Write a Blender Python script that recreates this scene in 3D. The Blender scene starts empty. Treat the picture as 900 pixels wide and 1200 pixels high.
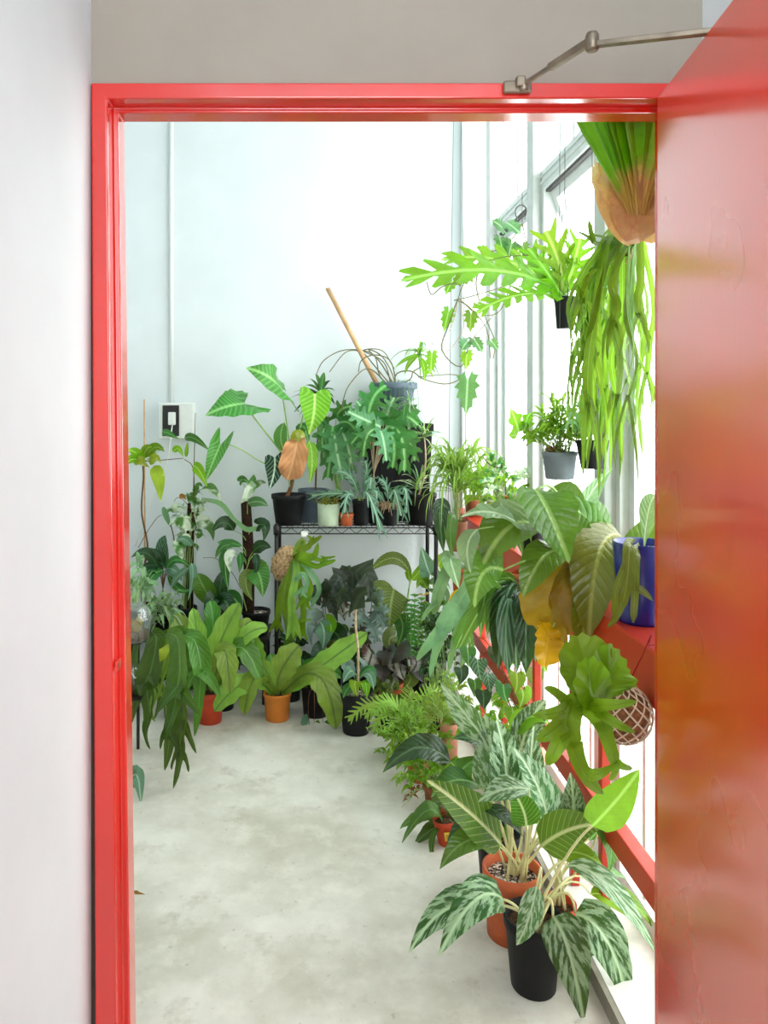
import bpy, math, random
from mathutils import Vector as V, noise as mnoise
R = random.Random(7)
PI = math.pi
SC = bpy.context.scene
COL = SC.collection
# ------------------------------------------------------------------ camera geometry
# one-point perspective: eye 1.5 m above the floor, looking along +Y, focal length 900 px on 900x1200
F, CX, CY, EYE = 900.0, 370.0, 480.0, 1.5
def W(x, y, Y):
    return V(((x - CX) / F * Y, Y, EYE - (y - CY) / F * Y))
def yfloor(y, z=0.0):          # distance of a floor point seen at row y
    return F * (EYE - z) / (y - CY)
cam = bpy.data.cameras.new('camera'); camo = bpy.data.objects.new('camera', cam); COL.objects.link(camo)
cam.sensor_width = 36; cam.lens = 27; cam.shift_x = 80 / 1200; cam.shift_y = -120 / 1200
cam.clip_start = .02
camo.location = (0, 0, EYE); camo.rotation_euler = (PI / 2, 0, 0)
SC.camera = camo
SC.view_settings.view_transform = 'Standard'; SC.view_settings.look = 'None'
SC.view_settings.gamma = 1; SC.view_settings.use_curve_mapping = False
SC.view_settings.exposure = 0.1
try:
    SC.cycles.use_denoising = True; SC.cycles.denoiser = 'OPENIMAGEDENOISE'
    SC.cycles.max_bounces = 10; SC.cycles.diffuse_bounces = 6; SC.cycles.transparent_max_bounces = 16
    SC.cycles.sample_clamp_indirect = 6
except Exception: pass
# ------------------------------------------------------------------ materials
def lin(c):
    def f(v):
        v /= 255.0
        return v / 12.92 if v <= .04045 else ((v + .055) / 1.055) ** 2.4
    return (f(c[0]), f(c[1]), f(c[2]), 1)
class NT:
    def __init__(s, name):
        s.m = bpy.data.materials.new(name); s.m.use_nodes = True
        s.t = s.m.node_tree; s.t.nodes.clear()
        s.out = s.n('ShaderNodeOutputMaterial')
    def n(s, ty, **kw):
        nd = s.t.nodes.new(ty)
        for k, v in kw.items(): setattr(nd, k, v)
        return nd
    def l(s, a, b): s.t.links.new(a, b)
    def math(s, op, a, b=None, clamp=False):
        nd = s.n('ShaderNodeMath', operation=op); nd.use_clamp = clamp
        for i, q in enumerate((a, b)):
            if q is None: continue
            if isinstance(q, (int, float)): nd.inputs[i].default_value = q
            else: s.l(q, nd.inputs[i])
        return nd.outputs[0]
    def mix(s, fac, a, b, blend='MIX'):
        nd = s.n('ShaderNodeMix', data_type='RGBA', blend_type=blend)
        for sock, q in ((nd.inputs[0], fac), (nd.inputs[6], a), (nd.inputs[7], b)):
            if isinstance(q, (int, float)): sock.default_value = q
            elif isinstance(q, tuple): sock.default_value = q
            else: s.l(q, sock)
        return nd.outputs[2]
    def noise(s, vec, scale, detail=4, rough=.55):
        nd = s.n('ShaderNodeTexNoise'); nd.inputs['Scale'].default_value = scale
        nd.inputs['Detail'].default_value = detail; nd.inputs['Roughness'].default_value = rough
        if vec is not None: s.l(vec, nd.inputs['Vector'])
        return nd.outputs[0]
    def ramp(s, fac, lo, hi):
        nd = s.n('ShaderNodeMapRange'); nd.inputs[1].default_value = lo; nd.inputs[2].default_value = hi
        s.l(fac, nd.inputs[0]); return nd.outputs[0]
    def obj(s): return s.n('ShaderNodeTexCoord').outputs['Object']
    def bsdf(s, col, rough=.5, spec=.5, metal=0, bump=None, bstr=.2, bdist=.01, coat=0, cior=1.9, crough=.1):
        b = s.n('ShaderNodeBsdfPrincipled')
        if isinstance(col, tuple): b.inputs['Base Color'].default_value = col
        else: s.l(col, b.inputs['Base Color'])
        if isinstance(rough, (int, float)): b.inputs['Roughness'].default_value = rough
        else: s.l(rough, b.inputs['Roughness'])
        b.inputs['Specular IOR Level'].default_value = spec; b.inputs['Metallic'].default_value = metal
        if coat: b.inputs['Coat Weight'].default_value = coat; b.inputs['Coat IOR'].default_value = cior; b.inputs['Coat Roughness'].default_value = crough
        if bump is not None:
            bn = s.n('ShaderNodeBump'); bn.inputs['Strength'].default_value = bstr; bn.inputs['Distance'].default_value = bdist
            s.l(bump, bn.inputs['Height']); s.l(bn.outputs[0], b.inputs['Normal'])
        return b.outputs[0]
    def done(s, sh): s.l(sh, s.out.inputs[0]); return s.m
def simple(name, c, rough=.5, spec=.5, metal=0, var=.12, nscale=25, bstr=.1):
    t = NT(name); o = t.obj(); nz = t.noise(o, nscale)
    a = lin(c); d = tuple(x * (1 - var * 2) for x in a[:3]) + (1,)
    b = tuple(min(1, x * (1 + var)) for x in a[:3]) + (1,)
    return t.done(t.bsdf(t.mix(t.ramp(nz, .3, .7), d, b), rough, spec, metal, nz, bstr, .004))
M = {}
GLOSSY = ('nest', 'nestdark', 'dkfrond', 'broad', 'deep', 'ribdark', 'alo', 'olive')
# leaves: UV.x runs along the midrib, UV.y across the blade (.5 = midrib)
def leafmat(key, c, c2=None, rib=None, pat='plain', rough=.42, trans=.3, tc=None, veins=9, slant=1.3, dark_=True):
    t = NT('leaf_' + key)
    uv = t.n('ShaderNodeUVMap'); uv.uv_map = 'UVMap'
    sp = t.n('ShaderNodeSeparateXYZ'); t.l(uv.outputs[0], sp.inputs[0])
    u, v = sp.outputs[0], sp.outputs[1]
    b = t.math('ABSOLUTE', t.math('MULTIPLY', t.math('SUBTRACT', v, .5), 2))
    lum = sum(lin(c)[:3]) / 3; base = tuple(max(.002, (lum + (x - lum) * 1.3) * (.66 if dark_ else .95)) for x in lin(c)[:3]) + (1,); o = t.obj()
    info = t.n('ShaderNodeObjectInfo')
    hs = t.n('ShaderNodeHueSaturation')
    nz = t.noise(o, 14, 3)
    dark = tuple(x * .62 for x in base[:3]) + (1,)
    col = t.mix(t.ramp(nz, .3, .7), dark, base)
    sl = t.math('SUBTRACT', u, t.math('MULTIPLY', b, slant / veins * 2))
    wv = t.math('SINE', t.math('MULTIPLY', sl, veins * 2 * PI))
    vein = t.math('POWER', t.math('ABSOLUTE', t.math('SINE', t.math('MULTIPLY', sl, veins * PI))), .5)
    vm = t.math('SUBTRACT', 1, vein, True)
    cmb = t.n('ShaderNodeCombineXYZ'); t.l(t.math('MULTIPLY', sl, veins * (.6 if pat == 'mottle' else .8)), cmb.inputs[0]); t.l(t.math('MULTIPLY', v, 3.4 if pat == 'mottle' else 1), cmb.inputs[1])
    t.l(t.math('MULTIPLY', info.outputs['Random'], 40), cmb.inputs[2])
    if pat == 'mottle':
        n2 = t.noise(cmb.outputs[0], 2.0, 4, .62)
        col = t.mix(t.math('MULTIPLY', t.ramp(n2, .46, .55), .9), col, lin(c2))
    elif pat == 'speckle':
        n2 = t.noise(o, 70, 3, .6)
        col = t.mix(t.ramp(n2, .5, .6), col, lin(c2))
    elif pat == 'veined':
        col = t.mix(t.math('MULTIPLY', t.ramp(vm, .45, .8), .85), col, lin(c2))
    elif pat == 'quilt':
        col = t.mix(t.math('MULTIPLY', vm, .7), col, lin(c2))
    elif pat == 'centre':
        n2 = t.noise(cmb.outputs[0], 3, 3)
        col = t.mix(t.ramp(t.math('ADD', b, t.math('MULTIPLY', t.math('SUBTRACT', n2, .5), .9)), .62, .35), col, lin(c2))
    elif pat == 'patch':
        n2 = t.noise(o, 9, 3)
        col = t.mix(t.ramp(n2, .48, .56), col, lin(c2))
    elif pat == 'base':     # real browning of the blade towards its base
        n2 = t.noise(o, 18, 4)
        col = t.mix(t.ramp(t.math('ADD', u, t.math('MULTIPLY', t.math('SUBTRACT', n2, .5), .35)), .22, .34), lin(c2), col)
    if rib:
        col = t.mix(t.ramp(b, .11, .04), col, lin(rib))
    t.l(col, hs.inputs['Color'])
    t.l(t.math('ADD', .478, t.math('MULTIPLY', info.outputs['Random'], .036)), hs.inputs['Hue'])
    t.l(t.math('ADD', .72, t.math('MULTIPLY', info.outputs['Random'], .5)), hs.inputs['Value'])
    colf = hs.outputs[0]
    bmp = t.math('ADD', t.math('MULTIPLY', vm, -.6 if (rib and pat != 'speckle') else -.12), t.math('MULTIPLY', t.ramp(b, .1, 0), -.8))
    bmp = t.math('ADD', bmp, t.math('MULTIPLY', t.noise(o, 55, 2), .9))
    sh = t.bsdf(colf, rough * .88, .42 if key in GLOSSY else .3, 0, bmp, .7, .0035)
    tr = t.n('ShaderNodeBsdfTranslucent')
    tcol = t.mix(.45, colf, lin(tc or (176, 216, 84)), 'MIX')
    t.l(tcol, tr.inputs[0])
    mx = t.n('ShaderNodeMixShader'); mx.inputs[0].default_value = trans
    t.l(sh, mx.inputs[1]); t.l(tr.outputs[0], mx.inputs[2])
    M[key] = t.done(mx.outputs[0])
# ------------------------------------------------------------------ mesh builder
class MB:
    def __init__(s): s.v = []; s.f = []; s.uv = []; s.mi = []
    def add(s, vs, fs, uvs=None, mi=0):
        o = len(s.v); s.v += [V(a) for a in vs]
        s.uv += list(uvs) if uvs else [(0, .5)] * len(vs)
        for f in fs: s.f.append([o + i for i in f]); s.mi.append(mi)
    def box(s, a, b, mi=0):
        (x0, y0, z0), (x1, y1, z1) = a, b
        s.add([(x0, y0, z0), (x1, y0, z0), (x1, y1, z0), (x0, y1, z0), (x0, y0, z1), (x1, y0, z1), (x1, y1, z1), (x0, y1, z1)],
              [(0, 3, 2, 1), (4, 5, 6, 7), (0, 1, 5, 4), (1, 2, 6, 5), (2, 3, 7, 6), (3, 0, 4, 7)], None, mi)
    def tube(s, pts, r, r1=None, n=6, mi=0, caps=True):
        pts = [V(p) for p in pts]; k = len(pts); r1 = r if r1 is None else r1
        vs, uvs, fs = [], [], []
        up = V((0.13, .31, 1)); prev = None
        for i, p in enumerate(pts):
            T = (pts[min(i + 1, k - 1)] - pts[max(i - 1, 0)])
            T = T.normalized() if T.length > 1e-9 else V((0, 0, 1))
            if prev is None:
                A = T.cross(up)
                if A.length < .05: A = T.cross(V((1, 0, 0)))
            else: A = prev - T * prev.dot(T)
            A.normalize(); prev = A; B = T.cross(A)
            rr = r + (r1 - r) * i / max(1, k - 1)
            for j in range(n):
                a = 2 * PI * j / n
                vs.append(p + A * math.cos(a) * rr + B * math.sin(a) * rr); uvs.append((i / max(1, k - 1), j / n))
        for i in range(k - 1):
            for j in range(n):
                fs.append((i * n + j, i * n + (j + 1) % n, (i + 1) * n + (j + 1) % n, (i + 1) * n + j))
        if caps: fs.append(tuple(reversed(range(n)))); fs.append(tuple(range((k - 1) * n, k * n)))
        s.add(vs, fs, uvs, mi)
    def lathe(s, c, prof, n=28, mi=0, tilt=None, ribs=0):
        c = V(c); vs, fs = [], []; k = len(prof)
        for (r, z) in prof:
            for j in range(n):
                a = 2 * PI * j / n
                p = V((r * math.cos(a), r * math.sin(a), z))
                if tilt: p.rotate(tilt)
                vs.append(c + p)
        for i in range(k - 1):
            for j in range(n):
                fs.append((i * n + j, i * n + (j + 1) % n, (i + 1) * n + (j + 1) % n, (i + 1) * n + j))
        fs.append(tuple(range((k - 1) * n, k * n))); fs.append(tuple(reversed(range(n))))
        s.add(vs, fs, None, mi)
    def build(s, name, mats, parent=None, base=None, smooth=True):
        me = bpy.data.meshes.new(name); b = base if base is not None else (parent_loc(parent) if parent else V((0, 0, 0)))
        me.from_pydata([tuple(a - b) for a in s.v], [], s.f)
        if not isinstance(mats, (list, tuple)): mats = [mats]
        for m in mats: me.materials.append(M[m] if isinstance(m, str) else m)
        me.polygons.foreach_set('material_index', s.mi)
        me.polygons.foreach_set('use_smooth', [smooth] * len(s.f))
        ul = me.uv_layers.new(name='UVMap')
        fl = []
        for f in s.f:
            for i in f: fl += s.uv[i]
        ul.data.foreach_set('uv', fl)
        me.update()
        o = bpy.data.objects.new(name, me); COL.objects.link(o)
        if parent: o.parent = parent
        else: o.location = b
        return o
def parent_loc(o):
    p = V((0, 0, 0))
    while o is not None: p = p + V(o.location); o = o.parent
    return p
def tag(o, label, cat, group=None):
    o['label'] = label; o['category'] = cat
    if group: o['group'] = group
    return o
def struct(o, **kw):
    o['kind'] = 'structure'
    return o
def thing(name, label, cat, loc, group=None):
    o = bpy.data.objects.new(name, None); COL.objects.link(o); o.location = V(loc); o.empty_display_size = .05
    return tag(o, label, cat, group)
def bevel(o, w=.003, seg=2):
    m = o.modifiers.new('bevel', 'BEVEL'); m.width = w; m.segments = seg; m.limit_method = 'ANGLE'
    return o
# ------------------------------------------------------------------ curves and blades
def curve(pts):
    pts = [V(p) for p in pts]
    if len(pts) == 2: pts = [pts[0], (pts[0] + pts[1]) / 2 , pts[1]]
    if len(pts) == 3:
        a, m, b = pts; c = 2 * m - (a + b) / 2
        def P(t):
            return a * (1 - t) ** 2 + c * 2 * t * (1 - t) + b * t * t
    else:
        q = [2 * pts[0] - pts[1]] + pts + [2 * pts[-1] - pts[-2]]; n = len(pts) - 1
        def P(t):
            t = min(max(t, 0), 1); i = min(int(t * n), n - 1); f = t * n - i
            p0, p1, p2, p3 = q[i:i + 4]
            return .5 * (2 * p1 + (p2 - p0) * f + (2 * p0 - 5 * p1 + 4 * p2 - p3) * f * f + (3 * p1 - p0 - 3 * p2 + p3) * f ** 3)
    def PT(t):
        if t < 0:
            p, d = PT(0); return p + d * t, d
        if t > 1:
            p, d = PT(1); return p + d * (t - 1), d
        a, b = max(0, t - .02), min(1, t + .02)
        d = (P(b) - P(a)) / (b - a)
        return P(t), d
    return PT
def sm(pts, n): 
    c = curve(pts); return [c(i / n)[0] for i in range(n + 1)]
def lerp(a, b, t): return a + (b - a) * t
def prof(fn, n=11): return [(i / n, i / n, max(0, (lambda q: q.real if isinstance(q, complex) else q)(fn(i / n)))) for i in range(n + 1)]
def poly(rows, sub=3):      # smooth resampling of hand-set rows
    out = []
    for a, b in zip(rows[:-1], rows[1:]):
        for k in range(sub): out.append(tuple(lerp(x, y, k / sub) for x, y in zip(a, b)))
    return out + [rows[-1]]
def lobes(k, depth, env, fwd=.12, back=0.0, m0=.02, blunt=0):
    rows = [(0, 0, 0)]
    for i in range(k):
        c = m0 + (i + .5) / k * (.96 - m0); h = .96 / k
        e = env(c); f = fwd - back * (1 - c) ** 3
        b = blunt; rows += [(c - h * .44, c - h * .44 + f * depth, e * depth), (c - h * (.12 + b * .2), c + f * (1 - b * .3) - h * (.22 + b * .12), e * (.94 - b * .12)), (c + h * .02, c + f, e), (c + h * (.12 + b * .16), c + f + h * (.02 + b * .1), e * (.9 - b * .06)), (c + h * .4, c + h * .34 + f * depth * .9, e * depth * 1.02)]
    return rows + [(.985, .99, env(.97) * .5), (1, 1.02, 0)]
SH = {
 'lance': prof(lambda t: math.sin(PI * t ** .8) ** .95),
 'ovate': prof(lambda t: math.sin(PI * t ** .62) ** .85),
 'ellip': prof(lambda t: math.sin(PI * t) ** .72),
 'obov': prof(lambda t: math.sin(PI * t ** 1.5) ** .8 * .98 + .06 * (1 - t)),
 'strap': prof(lambda t: min(1, .45 + 1.4 * t) * (1 - max(0, (t - .72) / .28) ** 2.2) ** .6, 14),
 'grass': prof(lambda t: (1 - t) ** .6 * min(1, .5 + 3 * t), 7),
 'heart': poly([(0, 0, 0), (.01, -.1, .28), (.03, -.17, .6), (.1, -.09, .9), (.24, .1, 1), (.4, .36, .9), (.6, .6, .62), (.8, .83, .27), (1, 1, 0)], 2),
 'arrow': poly([(0, 0, 0.02), (.0, -.16, .3), (.01, -.36, .62), (.03, -.42, .78), (.08, -.3, .9), (.2, .02, 1), (.38, .3, .84), (.58, .56, .58), (.8, .82, .26), (1, 1, 0)], 2),
 'selloum': lobes(5, .46, lambda c: math.sin(PI * c ** .5) ** .7, .16, .6, .02, .8),
 'bigjag': lobes(3, .3, lambda c: .7 + .3 * math.sin(PI * c), .3, .12),
 'pinna': lobes(13, .2, lambda c: math.sin(PI * (c * .93 + .05) ** .85) ** .55, .09),
 'pinnabroad': lobes(8, .22, lambda c: math.sin(PI * (c * .9 + .08) ** .85) ** .5, .1, 0, .04, .7),
 'jag': lobes(5, .3, lambda c: .55 + .45 * math.sin(PI * c), .24, .1),
 'lobed3': poly([(0, 0, 0), (.02, -.12, .45), (.1, .0, .8), (.16, .22, 1), (.26, .26, .62), (.36, .36, .4), (.48, .56, .62), (.58, .64, .56), (.66, .7, .3), (.85, .87, .16), (1, 1, 0)], 2),
 'star': poly([(0, 0, 0), (.0, -.3, .3), (.02, -.2, .42), (.03, -.12, .85), (.1, .02, .6), (.16, .2, 1), (.26, .27, .62), (.4, .5, .8), (.5, .54, .45), (.66, .74, .46), (.76, .78, .22), (1, 1, 0)], 1),
 'fan': poly([(0, 0, .04), (.02, .05, .3), (.08, .22, .62), (.2, .5, .92), (.36, .72, 1), (.46, .82, .86), (.56, .88, .74), (.68, .96, .56), (.8, .95, .4), (.92, 1.02, .2), (1, .98, 0)], 3),
 'wavy': prof(lambda t: min(1, .3 + 1.3 * t) * (1 - max(0, (t - .7) / .3) ** 2) ** .6 * (1 + .09 * math.sin(t * 34)), 26),
}
def blade(mb, pts, hw, shape, face, fold=.18, wave=0, freq=5, cols=2, mi=0, rnd=None, cup=0):
    rnd = rnd or R; C = curve(pts); face = V(face); ph = rnd.random() * 6
    out = SH[shape] if isinstance(shape, str) else shape
    vs, uvs, fs = [], [], []; n = 2 * cols + 1
    for (m, u, v) in out:
        mid, _ = C(m); e, T = C(u); T = T.normalized()
        S = T.cross(face)
        if S.length < 1e-3: S = T.cross(V((1, .2, .1)))
        S.normalize(); N = S.cross(T)
        for j in range(-cols, cols + 1):
            c = abs(j) / cols; sg = -1 if j < 0 else 1
            p = mid.lerp(e, c) + S * (sg * v * hw * c)
            off = fold * abs(v) * c * hw - cup * (c * v) ** 2 * hw
            off += wave * hw * c * c * math.sin(u * freq * 2 * PI + ph + (1.3 if sg > 0 else 0)) * min(1, v * 1.5)
            vs.append(p + N * off); uvs.append((min(max(lerp(m, u, c), 0), 1), .5 + .5 * sg * v * c))
    for i in range(len(out) - 1):
        for j in range(n - 1):
            fs.append((i * n + j, i * n + j + 1, (i + 1) * n + j + 1, (i + 1) * n + j))
    mb.add(vs, fs, uvs, mi)
def ribbon(mb, pts, ws, face, fold=.12, mi=0, seg=None, wave=0, tip=True, base_u=0):
    """a strap of changing width (antler lobes)"""
    C = curve(pts); k = seg or max(5, 3 * len(pts)); face = V(face)
    vs, uvs, fs = [], [], []
    for i in range(k + 1):
        t = i / k; p, T = C(t); T = T.normalized()
        S = T.cross(face)
        if S.length < 1e-3: S = T.cross(V((1, .2, .1)))
        S.normalize(); N = S.cross(T)
        q = t * (len(ws) - 1); a = min(int(q), len(ws) - 2); w = lerp(ws[a], ws[a + 1], q - a) / 2
        if tip and i == k: w *= .25
        for j in (-1, -.5, 0, .5, 1):
            vs.append(p + S * w * j + N * (fold * w * abs(j) + wave * w * j * math.sin(t * 9))); uvs.append((lerp(base_u, 1, t), .5 + .5 * j))
    for i in range(k):
        for j in range(4):
            fs.append((i * 5 + j, i * 5 + j + 1, i * 5 + j + 6, i * 5 + j + 5))
    mb.add(vs, fs, uvs, mi)
CAMF = V((0, -.8, .6))
GRP = [None]
class Plant:
    """a plant as one thing: an Empty at the pot's foot, with pot, soil, stems and leaves under it"""
    def __init__(s, name, label, x, y, Y, cat='plant', group=None):
        group = group or GRP[0]
        s.Y = Y; s.loc = W(x, y, Y); s.o = thing(name, label, cat, s.loc, group); s.top = s.loc.copy(); s.rnd = random.Random(hash_(name + label))
    def w(s, p): return W(p[0], p[1], s.Y + (p[2] if len(p) > 2 else 0))
    def px(s, n): return n * s.Y / F
    def build(s, mb, name, mat, parent=None, smooth=True): return mb.build(name, mat, parent or s.o, s.loc, smooth)
    def pot(s, h, rt, rb, mat, kind='nursery', soil='soil', tilt=None, n=28, name='pot', label=None):
        mb = MB(); t = .003 + rt * .03
        if kind == 'clay': pr = [(rb, 0), (lerp(rb, rt * .9, .72), h * .74), (rt * .91, h * .78), (rt, h * .785), (rt * 1.02, h), (rt * .92, h), (rt * .88, h * .8), (rb * .8, h * .5)]
        elif kind == 'plain': pr = [(rb, 0), (rb * 1.02, h * .03), (rt, h), (rt - t, h), (rt * .9 - t, h * .75), (rb * .8, h * .4)]
        else: pr = [(rb * .96, 0), (rb, h * .02), (lerp(rb, rt, .8) * .985, h * .84), (rt * .985, h * .855), (rt, h * .86), (rt * 1.01, h * .97), (rt, h), (rt - t, h * .995), (rt * .9 - t, h * .78), (rb * .85, h * .5)]
        mb.lathe(s.loc, pr, n, 0, tilt); po = s.build(mb, name, mat)
        if label: po['label'] = label
        up = V((0, 0, 1))
        if tilt: up.rotate(tilt)
        s.up = up; s.top = s.loc + up * h * .88; s.rt = rt; s.h = h
        if soil:
            mb = MB(); vs = []; fs = []; r = rt * .9 - t * .6
            ax = up.cross(V((0, 1, 0.01))).normalized(); ay = up.cross(ax)
            c0 = s.loc + up * h * .86
            vs.append(c0 + up * .008)
            for k in range(1, 5):
                for j in range(20):
                    a = 2 * PI * j / 20
                    q = c0 + (ax * math.cos(a) + ay * math.sin(a)) * r * k / 4
                    vs.append(q + up * ((.008 * (1 - k / 4)) + s.rnd.uniform(-.003, .003)))
            for j in range(20): fs.append((0, 1 + j, 1 + (j + 1) % 20))
            for k in range(3):
                for j in range(20):
                    a, b = 1 + k * 20 + j, 1 + k * 20 + (j + 1) % 20
                    fs.append((a, a + 20, b + 20, b))
            mb.add(vs, fs); s.build(mb, 'soil' if soil != 'pebbles' else 'pebble_layer', soil, None, soil != 'pebbles')
        return s
    def leaf(s, shape, mat, w, pts, stalk=None, sm_='stalk', sr=.0026, face=CAMF, fold=.18, wave=.0, name='leaf', cols=2, freq=4, cup=0, abs_=False, label=None):
        P = [s.w(p) for p in pts] if not abs_ else [V(p) for p in pts]
        mb = MB(); hw = (s.px(w) if not abs_ else w) / 2
        jit = V((s.rnd.uniform(-.18, .18), s.rnd.uniform(-.12, .12), s.rnd.uniform(-.12, .12)))
        blade(mb, P, hw, shape, V(face) + jit, fold, wave, freq, cols, 0, s.rnd, cup)
        o = s.build(mb, name, mat)
        if label: o['label'] = label
        if stalk is not None:
            if stalk is True: q = [s.base(), P[0]]
            else: q = [s.base() if a is None else s.w(a) for a in stalk] + [P[0]]
            if len(q) == 2:
                m = (q[0] + q[1]) / 2; m.z += (q[1] - q[0]).length * .1; m.x = lerp(m.x, q[0].x, .3); q = [q[0], m, q[1]]
            tb = MB(); tb.tube(sm(q, 8), sr * 1.25, sr * .75, 6); s.build(tb, 'stalk', sm_, o)
        return o
    def base(s, k=.45):
        r = getattr(s, 'rt', .02) * k
        return s.top + V((s.rnd.uniform(-r, r), s.rnd.uniform(-r, r), -.005))
    def stem(s, pts, r, r1=None, mat='stalk', name='stem', n=6, k=14):
        mb = MB(); mb.tube(sm([s.base(.15) if p is None else s.w(p) for p in pts], k), r, r1 or r * .7, n); return s.build(mb, name, mat)
    def antler(s, mat, branches, face=CAMF, name='frond', fold=.12, wave=0, label=None):
        mb = MB()
        for (ws, *pts) in branches:
            ribbon(mb, [s.w(p) for p in pts], [s.px(a) for a in ws], V(face) + V((s.rnd.uniform(-.15, .15), 0, s.rnd.uniform(-.15, .15))), fold, 0, None, wave)
        o = s.build(mb, name, mat)
        if label: o['label'] = label
        return o
    def spray(s, shape, mat, n, c, rad, L, wl, stems=None, down=.3, name='foliage', fold=.2, smat='stalk', out=.7, up=.35, wave=.0):
        """fine foliage: many small leaves on thin stems around c (px,py,d), radii in px"""
        mb = MB(); C0 = s.w(c); rx, rz = s.px(rad[0]), s.px(rad[1]); ry = rx * (rad[2] if len(rad) > 2 else .9)
        st = MB(); tips = []
        k = stems if stems is not None else max(4, n // 9)
        for i in range(k):
            a = s.rnd.uniform(0, 2 * PI); q = s.rnd.uniform(.3, 1) ** .6; el = s.rnd.uniform(-.75, 1)
            h = math.sqrt(max(0, 1 - el * el * .8))
            T = C0 + V((rx * q * h * math.cos(a), ry * q * h * math.sin(a), rz * q * el))
            b = s.base(.6); m = (b + T) / 2; m.z += abs(T.z - b.z) * .2 + rz * .15
            pt = [b, m, T]; tips.append(curve(pt)); st.tube(sm(pt, 6), .0016, .0009, 4)
        for i in range(n):
            cv = tips[i % k]; t = s.rnd.uniform(.35, 1) ** .7; p, T = cv(t)
            d = (p - C0); d = V((d.x / rx, d.y / ry, d.z / rz)) if d.length > 1e-6 else V((0, 0, 1))
            d = V((d.x * out, d.y * out, d.z * out * .6)) + V((s.rnd.uniform(-1, 1), s.rnd.uniform(-1, 1), s.rnd.uniform(-.6, .8))) + T.normalized() * .4 + V((0, 0, up))
            d.normalize(); l = L * s.rnd.uniform(.65, 1.2)
            p2 = p + d * l; pm = p + d * l * .5 + V((0, 0, l * down * .4)); p2.z -= l * down
            f = V((s.rnd.uniform(-.6, .6), s.rnd.uniform(-1, .2), s.rnd.uniform(.2, 1)))
            blade(mb, [p, pm, p2], l * wl / 2, shape, f, fold, wave, 4, 1, 0, s.rnd)
        s.build(st, 'stem', smat); return s.build(mb, name, mat)
    def cord(s, x, y, d, x2, y2, d2, mat='wire', r=.0012, name='hanger'):
        mb = MB(); mb.tube([s.w((x, y, d)), s.w((x2, y2, d2))], r, r, 6); return s.build(mb, name, mat)
def hash_(t):
    h = 5
    for ch in t: h = (h * 131 + ord(ch)) % 1000003
    return h
# ------------------------------------------------------------------ surfaces
def wallmat(name, c, peel=True, scale=3.0):
    t = NT(name); o = t.obj()
    big = t.noise(o, scale, 3); fine = t.noise(o, 90, 4)
    pl = t.ramp(t.noise(o, 6, 8, .72), .60, .63)
    a = lin(c); d = tuple(x * .93 for x in a[:3]) + (1,)
    col = t.mix(t.ramp(big, .35, .7), d, a)
    bump = t.math('ADD', t.math('MULTIPLY', fine, .16), t.math('MULTIPLY', pl, .9 if peel else .12))
    return t.done(t.bsdf(col, .62, .3, 0, bump, .35, .004))
M['plaster'] = wallmat('white_plaster', (219, 226, 228))
M['plaster_corr'] = wallmat('corridor_plaster', (224, 231, 234), False)
M['header'] = wallmat('grey_beige_plaster', (154, 146, 135), False, 6)
M['whitepaint'] = simple('white_metal_paint', (226, 232, 230), .4, .5, 0, .03)
M['greypaint'] = simple('pale_grey_metal_paint', (200, 206, 202), .4, .5, 0, .04)
M['seal'] = simple('dark_window_seal', (70, 68, 66), .6)
def redpaint(name, c, rough, worn, coat=.5, clear=0, cior=2.3, cr=.15):
    t = NT(name); o = t.obj()
    mp = t.n('ShaderNodeMapping'); mp.inputs['Scale'].default_value = (18, 18, 2.2); t.l(o, mp.inputs[0])
    st = t.noise(mp.outputs[0], 4, 4); big = t.noise(o, 2.2, 3)
    a = lin(c); d = tuple(x * .82 for x in a[:3]) + (1,)
    col = t.mix(t.ramp(big, .3, .7), d, a)
    ch = t.ramp(t.noise(o, 38, 6, .7), .70, .72)
    if worn: col = t.mix(t.math('MULTIPLY', ch, .8), col, lin((150, 30, 26)))
    bump = t.math('ADD', st, t.math('MULTIPLY', t.noise(o, 14, 3), .8))
    rr = t.math('ADD', rough, t.math('MULTIPLY', t.ramp(big, .3, .7), .06))
    return t.done(t.bsdf(col, rr, coat, 0, bump, .025, .004, clear, cior, cr))
M['red_door'] = redpaint('glossy_red_door_paint', (234, 50, 18), .25, False, .5, .9)
M['red_frame'] = redpaint('red_frame_paint', (218, 32, 18), .2, True, .5, .8, 1.7, .1)
M['red_rail'] = redpaint('red_rail_paint', (196, 54, 26), .35, True, .5)
def floormat():
    t = NT('stained_concrete'); o = t.obj()
    big = t.noise(o, 2.1, 6, .62); mid = t.noise(o, 9, 6, .65); fine = t.noise(o, 120, 3)
    c = t.mix(t.ramp(big, .36, .62), lin((188, 184, 168)), lin((220, 217, 206)))
    c = t.mix(t.math('MULTIPLY', t.ramp(mid, .5, .72), .55), c, lin((232, 229, 217)))
    c = t.mix(t.math('MULTIPLY', t.ramp(t.noise(o, 4.3, 7, .7), .57, .68), .5), c, lin((160, 152, 130)))
    c = t.mix(t.math('MULTIPLY', t.ramp(t.noise(o, 45, 3), .66, .72), .3), c, lin((118, 106, 88)))
    return t.done(t.bsdf(c, .5, .35, 0, t.math('ADD', fine, mid), .12, .004))
M['concrete'] = floormat()
M['curb'] = simple('grey_curb', (150, 145, 130), .7, .3, 0, .1)
M['ledge'] = simple('pale_ledge', (232, 230, 222), .6, .3, 0, .05)
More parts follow.
